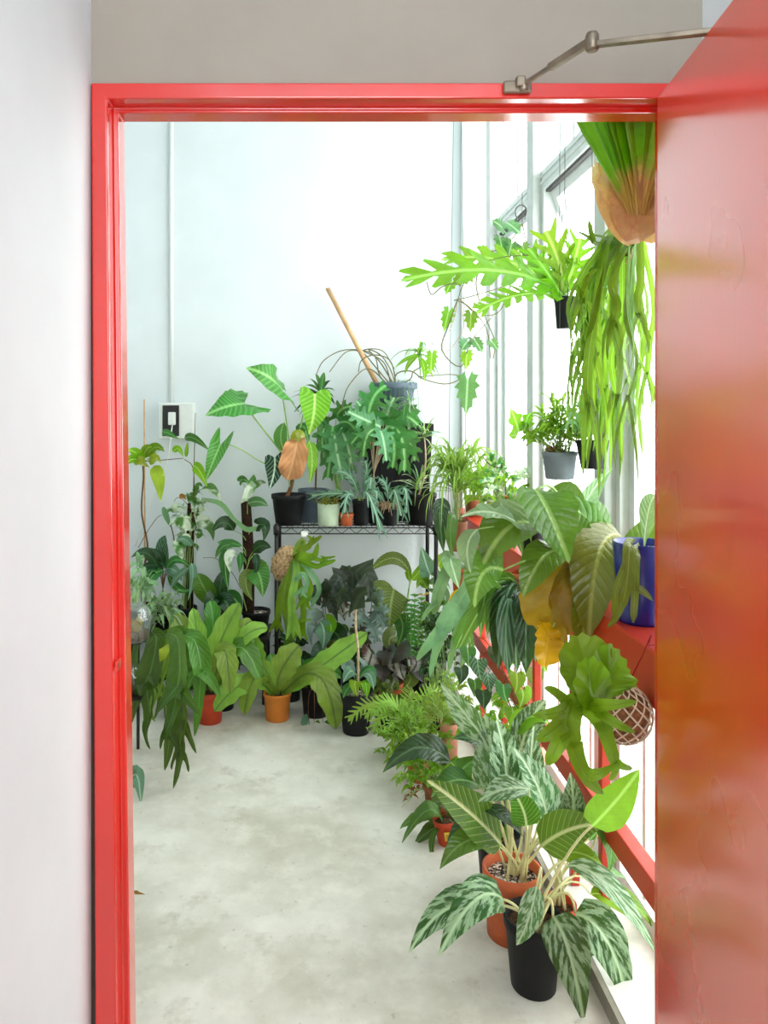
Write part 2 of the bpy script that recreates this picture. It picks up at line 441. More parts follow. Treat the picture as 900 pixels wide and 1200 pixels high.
def glassmat():
    t = NT('window_glass'); g = t.n('ShaderNodeBsdfGlossy'); g.inputs['Roughness'].default_value = .02
    tr = t.n('ShaderNodeBsdfTransparent'); tr.inputs[0].default_value = (.95, .98, .97, 1)
    mx = t.n('ShaderNodeMixShader'); mx.inputs[0].default_value = .035; t.l(tr.outputs[0], mx.inputs[1]); t.l(g.outputs[0], mx.inputs[2])
    return t.done(mx.outputs[0])
M['glass'] = glassmat()
YD, YR, YB, XL, XW, XLR, ZC = 1.46, 1.54, 4.2, -.427, .95, -1.5, 3.5
def boxo(name, a, b, mat, bev=0, parent=None, st=True):
    mb = MB(); mb.box(a, b); o = mb.build(name, mat, parent, None, False)
    if bev: bevel(o, bev)
    if st and parent is None: struct(o)
    return o
boxo('floor', (-1.6, -1.3, -.1), (.72, 4.35, 0), 'concrete')
o = boxo('trim_1', (.72, 1.6, -.1), (.735, 4.2, .045), 'curb')           # riser of the window ledge
o = boxo('trim_2', (.735, 1.6, -.1), (1.25, 4.2, .046), 'ledge')
boxo('wall_back', (-1.6, 4.2, 0), (1.05, 4.35, ZC), 'plaster')
boxo('trim_3', (.793, 4.165, .046), (.95, 4.2, ZC), 'whitepaint', .004)   # boxed pilaster in the corner
boxo('wall_left', (-1.6, YR, 0), (XLR, 4.2, ZC), 'plaster')
boxo('ceiling', (-1.6, -1.3, ZC), (1.25, 4.35, ZC + .1), 'plaster')
# the wall the doorway is in: three solids round the opening, one object
mb = MB()
mb.box((-1.6, YD, 0), (-.43, YR, ZC)); mb.box((.735, YD, 0), (1.25, YR, ZC)); mb.box((-.43, YD, 2.117), (.735, YR, ZC))
struct(mb.build('wall_front', 'header', None, None, False))
# corridor on the camera's side
boxo('wall_corridor_left', (-.55, -1.3, 0), (XL, YD, ZC), 'plaster_corr')
boxo('wall_corridor_right', (.735, -1.3, 0), (.9, YD, ZC), 'plaster_corr')
mb = MB()
mb.box((-.427, -1.3, 0), (.735, -1.2, 1.2)); mb.box((-.427, -1.3, 3.1), (.735, -1.2, ZC))
struct(mb.build('wall_corridor_end', 'plaster_corr', None, None, False))     # unseen end wall, its opening added and sized to let fill daylight in
# ------------------------------------------------------------------ door frame (rebated profile swept over jamb, head, jamb)
#   a slightly out-of-plumb frame: the opening is 8 mm narrower at the left foot
def frame():
    mb = MB()
    # profile: (offset inward from the face's outer edge, Y)
    pr = [(0, YR + .005), (0, 1.449), (.041, 1.449), (.041, 1.494), (.0545, 1.494), (.0545, YR + .005)]
    xl_t, xl_b, xr, zt = -.424, -.415, .735, 2.117
    rings = []
    for (k, Y) in pr:
        kk = k * 1.06
        rings.append([V((xl_b + kk, Y, 0)), V((xl_t + k * .72, Y, zt - k * .72)), V((xr - k, Y, zt - k * .72)), V((xr - k, Y, 0))])
    vs = [p for r in rings for p in r]; fs = []
    n = len(pr)
    for i in range(n):
        j = (i + 1) % n
        for c in range(3): fs.append((i * 4 + c, j * 4 + c, j * 4 + c + 1, i * 4 + c + 1))
    mb.add(vs, fs)
    o = mb.build('trim_4', 'red_frame', None, None, False); bevel(o, .0035, 3); struct(o); o['label'] = 'glossy red rebated door frame'
    st = MB(); st.box((-.3785, 1.4489, 1.006), (-.3745, 1.478, 1.022)); st.build('strike_plate', 'red_frame', o, None, False)
frame()
# ------------------------------------------------------------------ red door leaf, standing open
hx, hy = .642, 1.444; ang = math.radians(7.6)
dd = V((-math.sin(ang), -math.cos(ang), 0)); dn = V((math.cos(ang), -math.sin(ang), 0))   # along the leaf / through it
def D(a, t, z): return V((hx, hy, 0)) + dd * a + dn * t + V((0, 0, z))
def dbox(mb, a0, a1, t0, t1, z0, z1):
    mb.add([D(a, t, z) for z in (z0, z1) for (a, t) in ((a0, t0), (a1, t0), (a1, t1), (a0, t1))],
           [(0, 1, 2, 3), (7, 6, 5, 4), (4, 5, 1, 0), (5, 6, 2, 1), (6, 7, 3, 2), (7, 4, 0, 3)])
mb = MB(); dbox(mb, 0, 1.03, 0, .04, .008, 2.086); door = mb.build('door_1', 'red_door', None, None, False); bevel(door, .002); struct(door)
door['label'] = 'glossy red door leaf standing open on the right'
mb = MB(); mb.lathe(D(.97, -.03, 1.02), [(.012, 0), (.02, .012), (.024, .03), (.02, .045), (.006, .05)], 16); mb.build('door_knob', 'greypaint', door)
# ------------------------------------------------------------------ window wall
cols_y = [1.66, 2.41, 3.19, 3.97]
for i, y in enumerate(cols_y):
    boxo('trim_%d' % (5 + i), (.888, y - .045, .046), (.985, y + .045, ZC), 'greypaint', .004)
ZT0, ZT1 = 2.395, 2.475
bays = [(1.705, 2.365), (2.455, 3.145), (3.235, 3.925)]
for i, (y0, y1) in enumerate(bays):
    mb = MB()      # outer frame and mullions of one bay
    for z0, z1 in ((.046, .10), (ZT0, ZT1), (3.42, 3.5)): mb.box((.925, y0, z0), (.985, y1, z1))
    mb.box((.918, y0, ZT0 + .026), (.925, y1, ZT0 + .034)); mb.box((.918, y0, ZT0 + .052), (.925, y1, ZT0 + .058))
    mb.box((.925, y0, .1), (.98, y0 + .03, ZT0)); mb.box((.925, y1 - .03, .1), (.98, y1, ZT0))
    ym = (y0 + y1) / 2
    mb.box((.93, ym - .02, .1), (.975, ym + .02, 1.02)); mb.box((.94, ym - .012, ZT1), (.97, ym + .012, 3.42))
    mb.box((.93, y0 + .03, 1.02), (.975, y1 - .03, 1.06))
    for q in (.25, .75):
        yq = lerp(y0, y1, q); mb.box((.945, yq - .008, ZT1), (.965, yq + .008, 3.42)); mb.box((.94, yq - .01, .1), (.97, yq + .01, 1.02))
    wf = struct(mb.build('window_%d' % (i + 1), 'whitepaint', None, None, False))
    mb = MB()
    mb.box((.954, y0, ZT1), (.958, y1, 3.42)); mb.box((.954, y0 + .03, .1), (.958, y1 - .03, 1.02))
    mb.build('glass_pane', 'glass', wf, None, False)
    for (a, b) in ((y0 + .03, y1 - .03),):     # upper lights; the middle bay's near one is an open top-hung sash
        opened = (i == 1)
        an = math.radians(17 if opened else 0)
        def S(y, dx, dz): 
            return V((.952 + dx * math.cos(an) + dz * math.sin(an), y, ZT0 - .004 - dz * math.cos(an) + dx * math.sin(an)))
        sb = MB(); H = 1.32
        def sbox(ya, yb, x0, x1, d0, d1):
            sb.add([S(y, x, d) for d in (d0, d1) for (y, x) in ((ya, x0), (yb, x0), (yb, x1), (ya, x1))],
                   [(0, 1, 2, 3), (7, 6, 5, 4), (4, 5, 1, 0), (5, 6, 2, 1), (6, 7, 3, 2), (7, 4, 0, 3)])
        for (ya, yb, d0, d1) in ((a, b, 0, .045), (a, b, H - .045, H), (a, a + .04, .045, H - .045), (b - .04, b, .045, H - .045)): sbox(ya, yb, 0, .03, d0, d1)
        so = sb.build('sash', 'whitepaint', wf, None, False)
        sb = MB(); sbox(a + .04, b - .04, .013, .016, .045, H - .045); sb.build('pane', 'glass', so, None, False)
        sb = MB(); sb.box((.935, a, ZT0 - .012), (.952, b, ZT0 - .001)); sb.box((.938, a - .006, 1.06), (.95, a, ZT0)); sb.build('seal', 'seal', wf, None, False)
# ------------------------------------------------------------------ red guard rail in front of the glazing
M['steel'] = simple('worn_grey_steel', (140, 128, 112), .4, .5, .7, .2)
gr = thing('guard_rail', 'red painted steel guard rail running along the bright window wall', 'railing', (.79, 2.9, .046))
def part(name, mat, parent, a, b, bev=.003):
    mb = MB(); mb.box(a, b); o = mb.build(name, mat, parent, None, False); bevel(o, bev); return o
part('top_rail', 'red_rail', gr, (.742, 1.66, .84), (.842, 4.15, .968), .006)
part('bottom_rail', 'red_rail', gr, (.772, 1.66, .352), (.812, 4.15, .418))
for x in (672, 707, 628, 590, 565):
    Y = 900 * .79 / (x - 370) if x != 707 else 2.11
    for z0, z1 in ((.418, .84), (.046, .352)): part('post', 'red_rail', gr, (.78, Y - .013, z0), (.806, Y + .013, z1))
# ------------------------------------------------------------------ door closer arm
dc = thing('door_closer', 'worn grey steel jointed door closer arm above the red frame', 'door closer', W(605, 103, 1.44))
A0, A1, A2 = W(612, 100, 1.438), W(694, 47, 1.27), W(842, 36, 1.19)
mb = MB(); q = W(605, 104, 1.449); mb.box((q.x - .026, 1.436, q.z - .011), (q.x + .026, 1.449, q.z + .011)); mb.box((q.x - .005, 1.425, q.z - .004), (q.x + .012, 1.44, q.z + .016)); o = mb.build('bracket', 'steel', dc, None, False); bevel(o, .003)
def flatbar(name, a, b, w, h):
    mb = MB(); T = (b - a).normalized(); S = T.cross(V((0, 0, 1))).normalized(); U = S.cross(T)
    mb.add([p + S * w * i + U * h * j for p in (a, b) for (i, j) in ((-1, -1), (1, -1), (1, 1), (-1, 1))],
           [(0, 1, 2, 3), (7, 6, 5, 4), (0, 4, 5, 1), (1, 5, 6, 2), (2, 6, 7, 3), (3, 7, 4, 0)])
    o = mb.build(name, 'steel', dc, None, False); bevel(o, .002); return o
flatbar('forearm', A0, A0.lerp(A1, .5), .004, .004); flatbar('forearm_sleeve', A0.lerp(A1, .42), A1, .006, .0065)
flatbar('main_arm', A1 - V((0, 0, .008)), A2, .007, .0045)
mb = MB(); mb.lathe(A1 - V((0, 0, .018)), [(.009, 0), (.011, .003), (.011, .024), (.009, .03), (.004, .031)], 16); mb.build('pivot', 'steel', dc)
mb = MB(); mb.lathe(q + V((.01, -.016, -.012)), [(.006, 0), (.008, .004), (.008, .02), (.004, .024)], 12); mb.build('pin', 'steel', dc)
dbx = MB(); dbox(dbx, .2, .42, .04, .085, 2.0, 2.06); o = dbx.build('closer_body', 'steel', dc, None, False); bevel(o, .006)
# ------------------------------------------------------------------ conduit and switch box on the back wall
M['pvc'] = simple('white_pvc', (228, 232, 228), .45, .4, 0, .02)
M['black_plastic'] = simple('black_plastic', (34, 33, 33), .42, .5, 0, .15)
cd = MB(); cxp = W(201, 470, 4.19)
cd.tube([(cxp.x, 4.19, ZC), (cxp.x, 4.19, W(0, 472, 4.19).z)], .011, .011, 12); tag(cd.build('conduit_pipe', 'pvc'), 'white vertical conduit pipe running down the back wall', 'pipe')
bx = thing('switch_box', 'white surface switch box with black front at the foot of the conduit', 'electrical box', W(207, 514, 4.15))
a, b = W(188, 514, 4.15), W(228, 472, 4.15)
part('housing', 'pvc', bx, (a.x, 4.10, a.z), (b.x, 4.20, b.z), .004)
c, d = W(190.5, 511, 4.10), W(210, 475, 4.10); part('black_plate', 'black_plastic', bx, (c.x, 4.094, c.z), (d.x, 4.10, d.z), .002)
c, d = W(198, 498, 4.09), W(206, 483, 4.09); tp = part('plug', 'pvc', bx, (c.x, 4.06, c.z), (d.x, 4.094, d.z), .005)
mb = MB(); mb.tube(sm([W(202, 498, 4.08), W(194, 548, 4.07), W(176, 590, 4.1), W(158, 640, 4.14)], 16), .0035, .0035, 8); mb.build('cable', 'pvc', tp)
# ------------------------------------------------------------------ daylight
wd = bpy.data.worlds.new('World'); SC.world = wd; wd.use_nodes = True
nt = wd.node_tree; bg = nt.nodes['Background']
bg.inputs[0].default_value = (.97, .988, 1.0, 1); bg.inputs[1].default_value = 7.5
def portal(name, loc, rot, sx, sy):
    l = bpy.data.lights.new(name, 'AREA'); l.shape = 'RECTANGLE'; l.size = sx; l.size_y = sy; l.cycles.is_portal = True
    o = bpy.data.objects.new(name, l); COL.objects.link(o); o.location = loc; o.rotation_euler = rot
portal('window_portal', (1.02, 2.9, 1.77), (0, PI / 2, 0), 3.5, 2.7)
portal('corridor_portal', (.15, -1.32, 2.15), (PI / 2, 0, 0), 1.16, 1.9)
# ------------------------------------------------------------------ plant, pot and soil materials
leafmat('alo', (84, 158, 72), (128, 192, 108), (150, 205, 120), 'quilt', .38, .25)
leafmat('alolime', (138, 200, 66), (170, 220, 100), (190, 225, 120), 'quilt', .4, .35)
leafmat('velvet', (26, 62, 44), (176, 206, 178), (190, 215, 190), 'veined', .5, .08, veins=6)
leafmat('wilt', (230, 184, 140), (190, 120, 66), (236, 190, 130), 'quilt', .75, .3, (250, 190, 120), veins=5, dark_=False)
leafmat('phil', (72, 138, 72), None, (130, 185, 110), rough=.4, trans=.25)
leafmat('philpale', (122, 178, 128), None, (170, 210, 160), rough=.45, trans=.25)
leafmat('lime', (160, 212, 64), None, (190, 226, 110), rough=.45, trans=.42)
leafmat('fresh', (136, 196, 66), None, (160, 212, 100), rough=.42, trans=.4)
leafmat('lemon', (206, 226, 110), (232, 240, 170), None, 'patch', .45, .4)
leafmat('agl', (56, 98, 52), (150, 180, 142), (176, 205, 160), 'mottle', .36, .18, veins=8, slant=1.6)
leafmat('aglpale', (100, 146, 96), (172, 200, 168), (190, 214, 176), 'mottle', .4, .22, veins=9, slant=1.6)
leafmat('dief', (92, 146, 58), (168, 200, 110), (222, 234, 170), 'veined', .38, .28, veins=11, slant=1.5)
leafmat('nest', (172, 212, 112), None, (96, 130, 60), rough=.36, trans=.32)
leafmat('nestdark', (96, 150, 66), None, (110, 160, 80), rough=.34, trans=.22)
leafmat('dkfrond', (84, 118, 52), None, (96, 134, 70), rough=.36, trans=.18)
leafmat('stag', (132, 168, 62), None, None, 'plain', rough=.45, trans=.35)
leafmat('stagblue', (150, 196, 150), None, None, rough=.5, trans=.3)
leafmat('stagbig', (146, 204, 70), (206, 158, 92), None, 'base', .42, .34)
leafmat('tanshield', (238, 204, 150), (216, 168, 108), None, 'speckle', .6, .25, (250, 200, 120), dark_=False)
leafmat('broad', (104, 150, 66), None, (150, 186, 100), 'plain', .34, .24)
leafmat('broadpale', (172, 206, 160), None, (196, 220, 180), 'plain', .4, .3)
leafmat('olive', (132, 140, 52), (110, 112, 40), (160, 164, 80), 'quilt', .36, .2, veins=13)
leafmat('mustard', (190, 160, 46), (150, 132, 40), None, 'patch', .5, .3, (230, 200, 60))
leafmat('yellow', (238, 200, 60), (200, 120, 40), None, 'patch', .5, .35, (250, 210, 60), dark_=False)
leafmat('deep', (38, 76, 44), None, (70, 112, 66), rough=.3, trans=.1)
leafmat('ribdark', (44, 84, 48), (120, 158, 126), (96, 136, 90), 'quilt', .36, .12, veins=4)
leafmat('varieg', (98, 156, 86), (224, 236, 214), None, 'patch', .4, .28)
leafmat('palevar', (178, 208, 172), (110, 160, 104), None, 'patch', .42, .3)
leafmat('banded', (60, 104, 78), (168, 198, 180), None, 'veined', .38, .12, veins=5)
leafmat('glauc', (136, 176, 150), None, (170, 200, 176), rough=.5, trans=.2)
leafmat('silver', (158, 180, 172), (110, 134, 120), None, 'veined', .45, .15, veins=6)
leafmat('slate', (44, 56, 48), (80, 92, 80), None, 'quilt', .42, .1, veins=6)
leafmat('rex', (92, 52, 50), (150, 150, 140), (60, 40, 40), 'centre', .4, .1)
leafmat('rexgrey', (96, 104, 98), (60, 50, 50), None, 'centre', .4, .1)
leafmat('quiltolive', (112, 136, 66), (150, 170, 96), (150, 176, 100), 'quilt', .38, .2, veins=12)
leafmat('bead', (106, 190, 92), None, None, rough=.35, trans=.25)
leafmat('fernlight', (184, 220, 120), None, None, rough=.5, trans=.4)
leafmat('grassy', (168, 208, 104), None, (200, 226, 150), rough=.45, trans=.4)
leafmat('spider', (140, 190, 112), (226, 236, 200), None, 'centre', .45, .35)
leafmat('dry', (150, 110, 66), (190, 150, 100), None, 'patch', .75, .15, (200, 150, 80), dark_=False)
M['stalk'] = simple('green_stalk', (146, 180, 96), .45, .4, 0, .1)
M['palestalk'] = simple('pale_cream_stalk', (224, 220, 160), .45, .4, 0, .08)
M['brownstem'] = simple('brown_woody_stem', (112, 78, 50), .75, .25, 0, .2, 60, .4)
M['tanstem'] = simple('pale_tan_stem', (196, 172, 140), .65, .3, 0, .15, 60, .3)
M['vine'] = simple('olive_vine', (118, 112, 76), .6, .3, 0, .2)
M['bamboo'] = simple('bamboo_cane', (204, 164, 120), .5, .4, 0, .1)
M['moss'] = simple('dark_coir_pole', (56, 40, 30), .95, .1, 0, .35, 120, .9)
M['coir'] = simple('tan_coir', (176, 146, 108), .95, .1, 0, .35, 90, .9)
M['roots'] = simple('pale_roots', (188, 160, 128), .8, .2, 0, .2)
M['black_pot'] = simple('black_nursery_pot', (20, 20, 22), .55, .25, 0, .12)
M['grey_pot'] = simple('slate_grey_pot', (118, 128, 134), .5, .4, 0, .06)
M['bluegrey_pot'] = simple('blue_grey_pot', (86, 100, 112), .5, .4, 0, .06)
M['terracotta'] = simple('terracotta_pot', (206, 104, 62), .65, .3, 0, .1)
M['redclay'] = simple('red_terracotta_pot', (204, 74, 44), .55, .35, 0, .08)
M['pinkclay'] = simple('pink_terracotta_pot', (226, 154, 128), .65, .3, 0, .08)
M['orange_pot'] = simple('orange_plastic_pot', (210, 124, 42), .45, .4, 0, .06)
M['palegreen_pot'] = simple('pale_green_pot', (176, 192, 164), .5, .4, 0, .05)
M['blue_pot'] = simple('cobalt_blue_pot', (18, 22, 116), .25, .6, 0, .08)
M['brownclay'] = simple('brown_pot', (142, 84, 52), .6, .3, 0, .12)
M['label_yellow'] = simple('yellow_label', (240, 200, 60), .5, .3, 0, .03)
M['label_white'] = simple('white_label', (236, 236, 230), .5, .3, 0, .02)
M['wire'] = simple('thin_dark_wire', (90, 88, 84), .4, .5, .6, .05)
M['redstring'] = simple('dark_red_string', (140, 30, 24), .8, .2)
M['rack'] = simple('black_wire_rack', (38, 34, 32), .4, .5, .4, .1)
M['jute'] = simple('pale_mesh_cord', (220, 200, 176), .85, .15, 0, .12)
t = NT('dark_soil'); o = t.obj(); n1 = t.noise(o, 110, 4, .7)
M['soil'] = t.done(t.bsdf(t.mix(t.ramp(n1, .35, .68), lin((46, 34, 26)), lin((120, 96, 72))), .95, .1, 0, n1, .8, .006))
t = NT('pumice_pebbles'); o = t.obj(); vo = t.n('ShaderNodeTexVoronoi'); vo.inputs['Scale'].default_value = 130; t.l(o, vo.inputs['Vector'])
sp = t.n('ShaderNodeSeparateXYZ'); t.l(vo.outputs['Color'], sp.inputs[0])
pc = t.mix(t.ramp(sp.outputs[0], .25, .75), lin((70, 54, 44)), lin((232, 222, 206)))
M['pebbles'] = t.done(t.bsdf(t.mix(t.ramp(vo.outputs['Distance'], .5, .75), pc, lin((40, 30, 24))), .85, .2, 0, t.math('SUBTRACT', 1, vo.outputs['Distance']), .9, .006))
t = NT('clear_plastic'); g = t.n('ShaderNodeBsdfGlossy'); g.inputs[1].default_value = .12; tr = t.n('ShaderNodeBsdfTransparent'); tr.inputs[0].default_value = (.93, .96, .95, 1)
df = t.n('ShaderNodeBsdfTranslucent'); df.inputs[0].default_value = (.85, .88, .86, 1)
m1 = t.n('ShaderNodeMixShader'); m1.inputs[0].default_value = .22; t.l(tr.outputs[0], m1.inputs[1]); t.l(df.outputs[0], m1.inputs[2])
m2 = t.n('ShaderNodeMixShader'); m2.inputs[0].default_value = .12; t.l(m1.outputs[0], m2.inputs[1]); t.l(g.outputs[0], m2.inputs[2]); M['clear'] = t.done(m2.outputs[0])
DN = V((0, -.9, .2)); UPF = V((0, -.35, .95)); LEFT = V((-.6, -.6, .4)); RIGHT = V((.5, -.7, .4))
GRP[0] = 'potted plants along the window ledge'
# ================================================================== front right: plants standing along the ledge
# A: black pot nearest the door
p = A = Plant('potted_aglaonema', 'silver mottled broad-leaved plant in the black pot nearest the red door', 625, yfloor(1153), 2.0)
p.loc = W(625, 480 + 1350 / 2.0, 2.0); p.o.location = p.loc; p.top = p.loc.copy()
p.pot(.185, .076, .057, 'black_pot')
p.leaf('ovate', 'agl', 46, [(590, 1054, -.02), (556, 1056, -.1), (514, 1121, -.12)], [None, (608, 1066, -.03)], 'palestalk', .004, V((-.3, -.7, .7)), .1, .05, cols=3)
p.leaf('ovate', 'agl', 40, [(578, 1062, .06), (525, 1064, .05), (479, 1117, .03)], [None, (600, 1064, 0)], 'palestalk', .004, V((-.3, -.7, .7)), .1, .05, cols=3)
p.leaf('ovate', 'aglpale', 26, [(629, 1038, -.08), (619, 1078, -.11), (605, 1108, -.1)], [None, (634, 1020, -.05)], 'palestalk', .003, V((-.4, -.9, .2)), .15, .05)
p.leaf('ovate', 'agl', 50, [(648, 1074, -.05), (668, 1118, -.12), (684, 1200, -.1)], [None, (640, 1052, -.03)], 'palestalk', .004, V((0, -.95, .3)), .12, .06, cols=3)
p.leaf('ovate', 'agl', 50, [(674, 1070, -.02), (714, 1106, -.06), (739, 1194, -.02)], [None, (660, 1046, 0)], 'palestalk', .004, V((.2, -.95, .35)), .12, .06, cols=3)
p.leaf('lance', 'aglpale', 28, [(664, 1014, 0), (716, 1040, -.02), (771, 1122, .0)], [None, (645, 1020, 0)], 'palestalk', .0035, V((.25, -.6, .75)), .2, .05)
p.leaf('lance', 'lime', 24, [(692, 1048, .1), (712, 1052, .1), (738, 1076, .1)], [None, (660, 1036, .05)], 'palestalk', .003, UPF)
p.leaf('lance', 'fresh', 22, [(700, 1042, .14), (735, 1052, .12), (768, 1092, .12)], [None, (664, 1030, .06)], 'palestalk', .003, UPF)
p.leaf('ovate', 'agl', 40, [(655, 1090, .02), (690, 1130, .04), (702, 1180, .05)], [None], 'palestalk', .004, V((.2, -.9, .3)))
p.leaf('ovate', 'fresh', 38, [(694, 968, -.18), (722, 938, -.26), (750, 901, -.28)], [None, (660, 1010, -.1)], 'palestalk', .0035, V((-.1, -.9, .45)), .2, .05, cols=3)
# B: pot behind it against the ledge
B = p = Plant('potted_aglaonema', 'large leafy plant in the red clay pot half hidden behind the nearest black pot', 653.5, 480 + EYE * 900 / 2.12, 2.12)
p.pot(.14, .05, .04, 'redclay', 'clay')
p.leaf('ovate', 'dief', 46, [(634, 992, -.05), (668, 972, -.1), (708, 966, -.12)], [None, (648, 1010, -.04)], 'palestalk', .0035, V((.1, -.7, .8)), .18, .05, cols=3)
p.leaf('ovate', 'nestdark', 26, [(700, 966, -.04), (716, 990, -.08), (712, 1024, -.08)], [None, (690, 1000, 0)], 'palestalk', .003, V((.3, -.9, .2)))
p.leaf('ovate', 'fresh', 32, [(652, 1000, .02), (680, 1000, -.02), (706, 1014, -.04)], [None], 'palestalk', .003, UPF, .15)
p.leaf('ovate', 'agl', 34, [(668, 980, .05), (672, 945, .05), (668, 905, .08)], [None], 'palestalk', .0035, V((-.2, -.95, .2)))
p.leaf('ovate', 'agl', 34, [(655, 985, .02), (655, 950, .05), (645, 912, .1)], [None], 'palestalk', .0035, V((.2, -.95, .2)))
p.leaf('lance', 'nestdark', 28, [(686, 1000, .04), (700, 1012, .02), (736, 1030, .03)], [None], 'palestalk', .003, UPF)
p.leaf('lance', 'phil', 30, [(690, 985, .08), (720, 965, .08), (736, 985, .1)], [None], 'palestalk', .003, UPF)
# C: tall terracotta pot with pebbles
C_ = p = Plant('potted_dieffenbachia', 'pale-veined dieffenbachia in the terracotta pot topped with pale pebbles', 600, 480 + 1350 / 2.2, 2.2)
p.pot(.19, .082, .07, 'terracotta', 'clay', 'pebbles')
p.leaf('ovate', 'dief', 50, [(588, 990, -.06), (548, 950, -.12), (500, 914, -.12)], [None, (606, 1016, -.04)], 'palestalk', .0042, V((-.25, -.75, .75)), .16, .05, cols=3)
p.leaf('lance', 'nestdark', 28, [(578, 988, -.08), (546, 986, -.14), (515, 1019, -.16)], [None, (596, 1004, -.05)], 'palestalk', .003, V((-.2, -.5, .9)), .25)
p.leaf('ovate', 'aglpale', 46, [(574, 930, .02), (576, 886, .04), (568, 836, .08)], [(598, 1006, 0), (588, 970, 0)], 'palestalk', .004, V((-.3, -.95, .1)), .14, .06, cols=3)
p.leaf('ovate', 'agl', 52, [(594, 935, .0), (592, 890, .02), (582, 842, .06)], [None, (600, 975, 0)], 'palestalk', .004, V((.2, -.98, .1)), .14, .06, cols=3)
p.leaf('lance', 'aglpale', 34, [(571, 872, .08), (548, 840, .06), (516, 801, .06)], [None, (588, 940, .05)], 'palestalk', .0038, V((-.5, -.8, .3)), .2, .05, cols=3)
p.leaf('ovate', 'aglpale', 42, [(642, 964, -.05), (630, 920, -.04), (602, 876, -.02)], [None, (628, 1000, -.02)], 'palestalk', .004, V((.3, -.9, .3)), .16, .06, cols=3)
p.leaf('ovate', 'dief', 34, [(617, 968, -.1), (612, 946, -.12), (598, 922, -.14)], [None, (616, 995, -.05)], 'palestalk', .0038, V((0, -.9, .4)), .2, .05)
p.leaf('lance', 'deep', 24, [(562, 946, -.05), (590, 956, -.1), (615, 984, -.1)], [None, (575, 970, 0)], 'palestalk', .003, UPF)
p.leaf('ovate', 'agl', 44, [(624, 940, .05), (622, 900, .08), (626, 850, .1)], [None, (620, 980, .02)], 'palestalk', .004, V((.3, -.95, .1)), .16, .05, cols=3)
p.leaf('ovate', 'agl', 40, [(590, 890, .12), (572, 860, .12), (540, 846, .14)], [None, (596, 950, .06)], 'palestalk', .004, V((-.2, -.7, .7)), .16, .05)
p.leaf('lance', 'aglpale', 32, [(620, 925, -.12), (590, 925, -.14), (560, 940, -.12)], [None, (620, 980, -.05)], 'palestalk', .003, UPF)
for (x, y, d) in ((625, 950, 0), (634, 930, .02), (610, 940, -.03), (640, 980, -.06), (650, 1000, -.08)):
    p.stem([None, (lerp(612, x, .6), 985, d), (x, y, d)], .0045, .003, 'palestalk', 'stalk')
# D: black pot behind C
p = Plant('potted_aglaonema', 'dark leaved plant in the black pot just behind the pebble-topped terracotta pot', 584, 480 + 1350 / 2.42, 2.42)
p.pot(.17, .07, .055, 'black_pot')
p.leaf('ovate', 'deep', 34, [(528, 893, .02), (490, 876, -.02), (448, 906, 0)], [None, (556, 930, 0)], 'stalk', .003, V((-.1, -.6, .8)), .15, .05, cols=3)
p.leaf('ovate', 'nestdark', 34, [(545, 930, .02), (540, 905, .02), (566, 886, .06)], [None], 'stalk', .003, UPF)
p.leaf('ovate', 'phil', 38, [(560, 920, 0), (530, 915, -.04), (505, 935, -.04)], [None], 'stalk', .003, UPF)
p.leaf('ovate', 'deep', 36, [(575, 900, .05), (560, 870, .05), (530, 866, .06)], [None], 'stalk', .003, UPF)
p.leaf('ovate', 'fresh', 30, [(600, 860, .1), (622, 840, .1), (645, 850, .1)], [None], 'stalk', .003, UPF)
p.leaf('lance', 'deep', 26, [(560, 955, -.06), (540, 975, -.08), (520, 1010, -.08)], [None], 'stalk', .003, UPF)
p.leaf('ovate', 'agl', 40, [(610, 880, .08), (622, 845, .1), (640, 820, .12)], [None], 'stalk', .003, V((.1, -.9, .3)))
# E: small orange pot with a yellow label
tl = __import__('mathutils').Euler((0, math.radians(-7), 0))
p = Plant('small_potted_plant', 'small orange pot with a yellow label and drooping dark leaves at the floor edge', 526, 480 + 1350 / 2.66, 2.66)
p.pot(.088, .046, .036, 'redclay', 'nursery', 'soil', tl)
mb = MB(); C0 = p.loc + V((.004, 0, .045)); vs, fs = [], []
for i in range(7):
    a = math.radians(-112 + i * 8); r = .0432
    for z in (-.016, .016):
        q = V((r * math.cos(a) * (1 + z * 2.6), r * math.sin(a) * (1 + z * 2.6), .045 + z)); q.rotate(tl); vs.append(p.loc + q)
for i in range(6): fs.append((2 * i, 2 * i + 2, 2 * i + 3, 2 * i + 1))
mb.add(vs, fs); lo = p.build(mb, 'label', 'label_yellow'); so = lo.modifiers.new('thick', 'SOLIDIFY'); so.thickness = .0012; so.offset = 1
lb = MB()
for z in (-.006, .0, .005):
    v2 = []
    for i in range(5):
        a = math.radians(-104 + i * 8)
        for q in (-.0011, .0011):
            k_ = V((.0446 * math.cos(a) * (1 + z * 2.6), .0446 * math.sin(a) * (1 + z * 2.6), .045 + z + q)); k_.rotate(tl); v2.append(p.loc + k_)
    lb.add(v2, [(2 * i, 2 * i + 2, 2 * i + 3, 2 * i + 1) for i in range(4)])
p.build(lb, 'print_lines', 'brownclay', lo)
for pts, w in (([(520, 966, 0), (500, 950, -.02), (470, 990, 0)], 24), ([(522, 968, .03), (506, 972, .02), (484, 992, 0)], 20), ([(518, 970, -.02), (506, 985, -.05), (510, 1022, -.06)], 7), ([(530, 962, .03), (520, 940, .03), (500, 948, .02)], 22), ([(532, 964, -.02), (545, 945, 0), (556, 955, 0)], 16), ([(512, 962, .02), (490, 958, .05), (468, 972, .05)], 18)):
    p.leaf('lance', 'dkfrond', w, pts, [None], 'stalk', .0018, UPF, .2, .08)
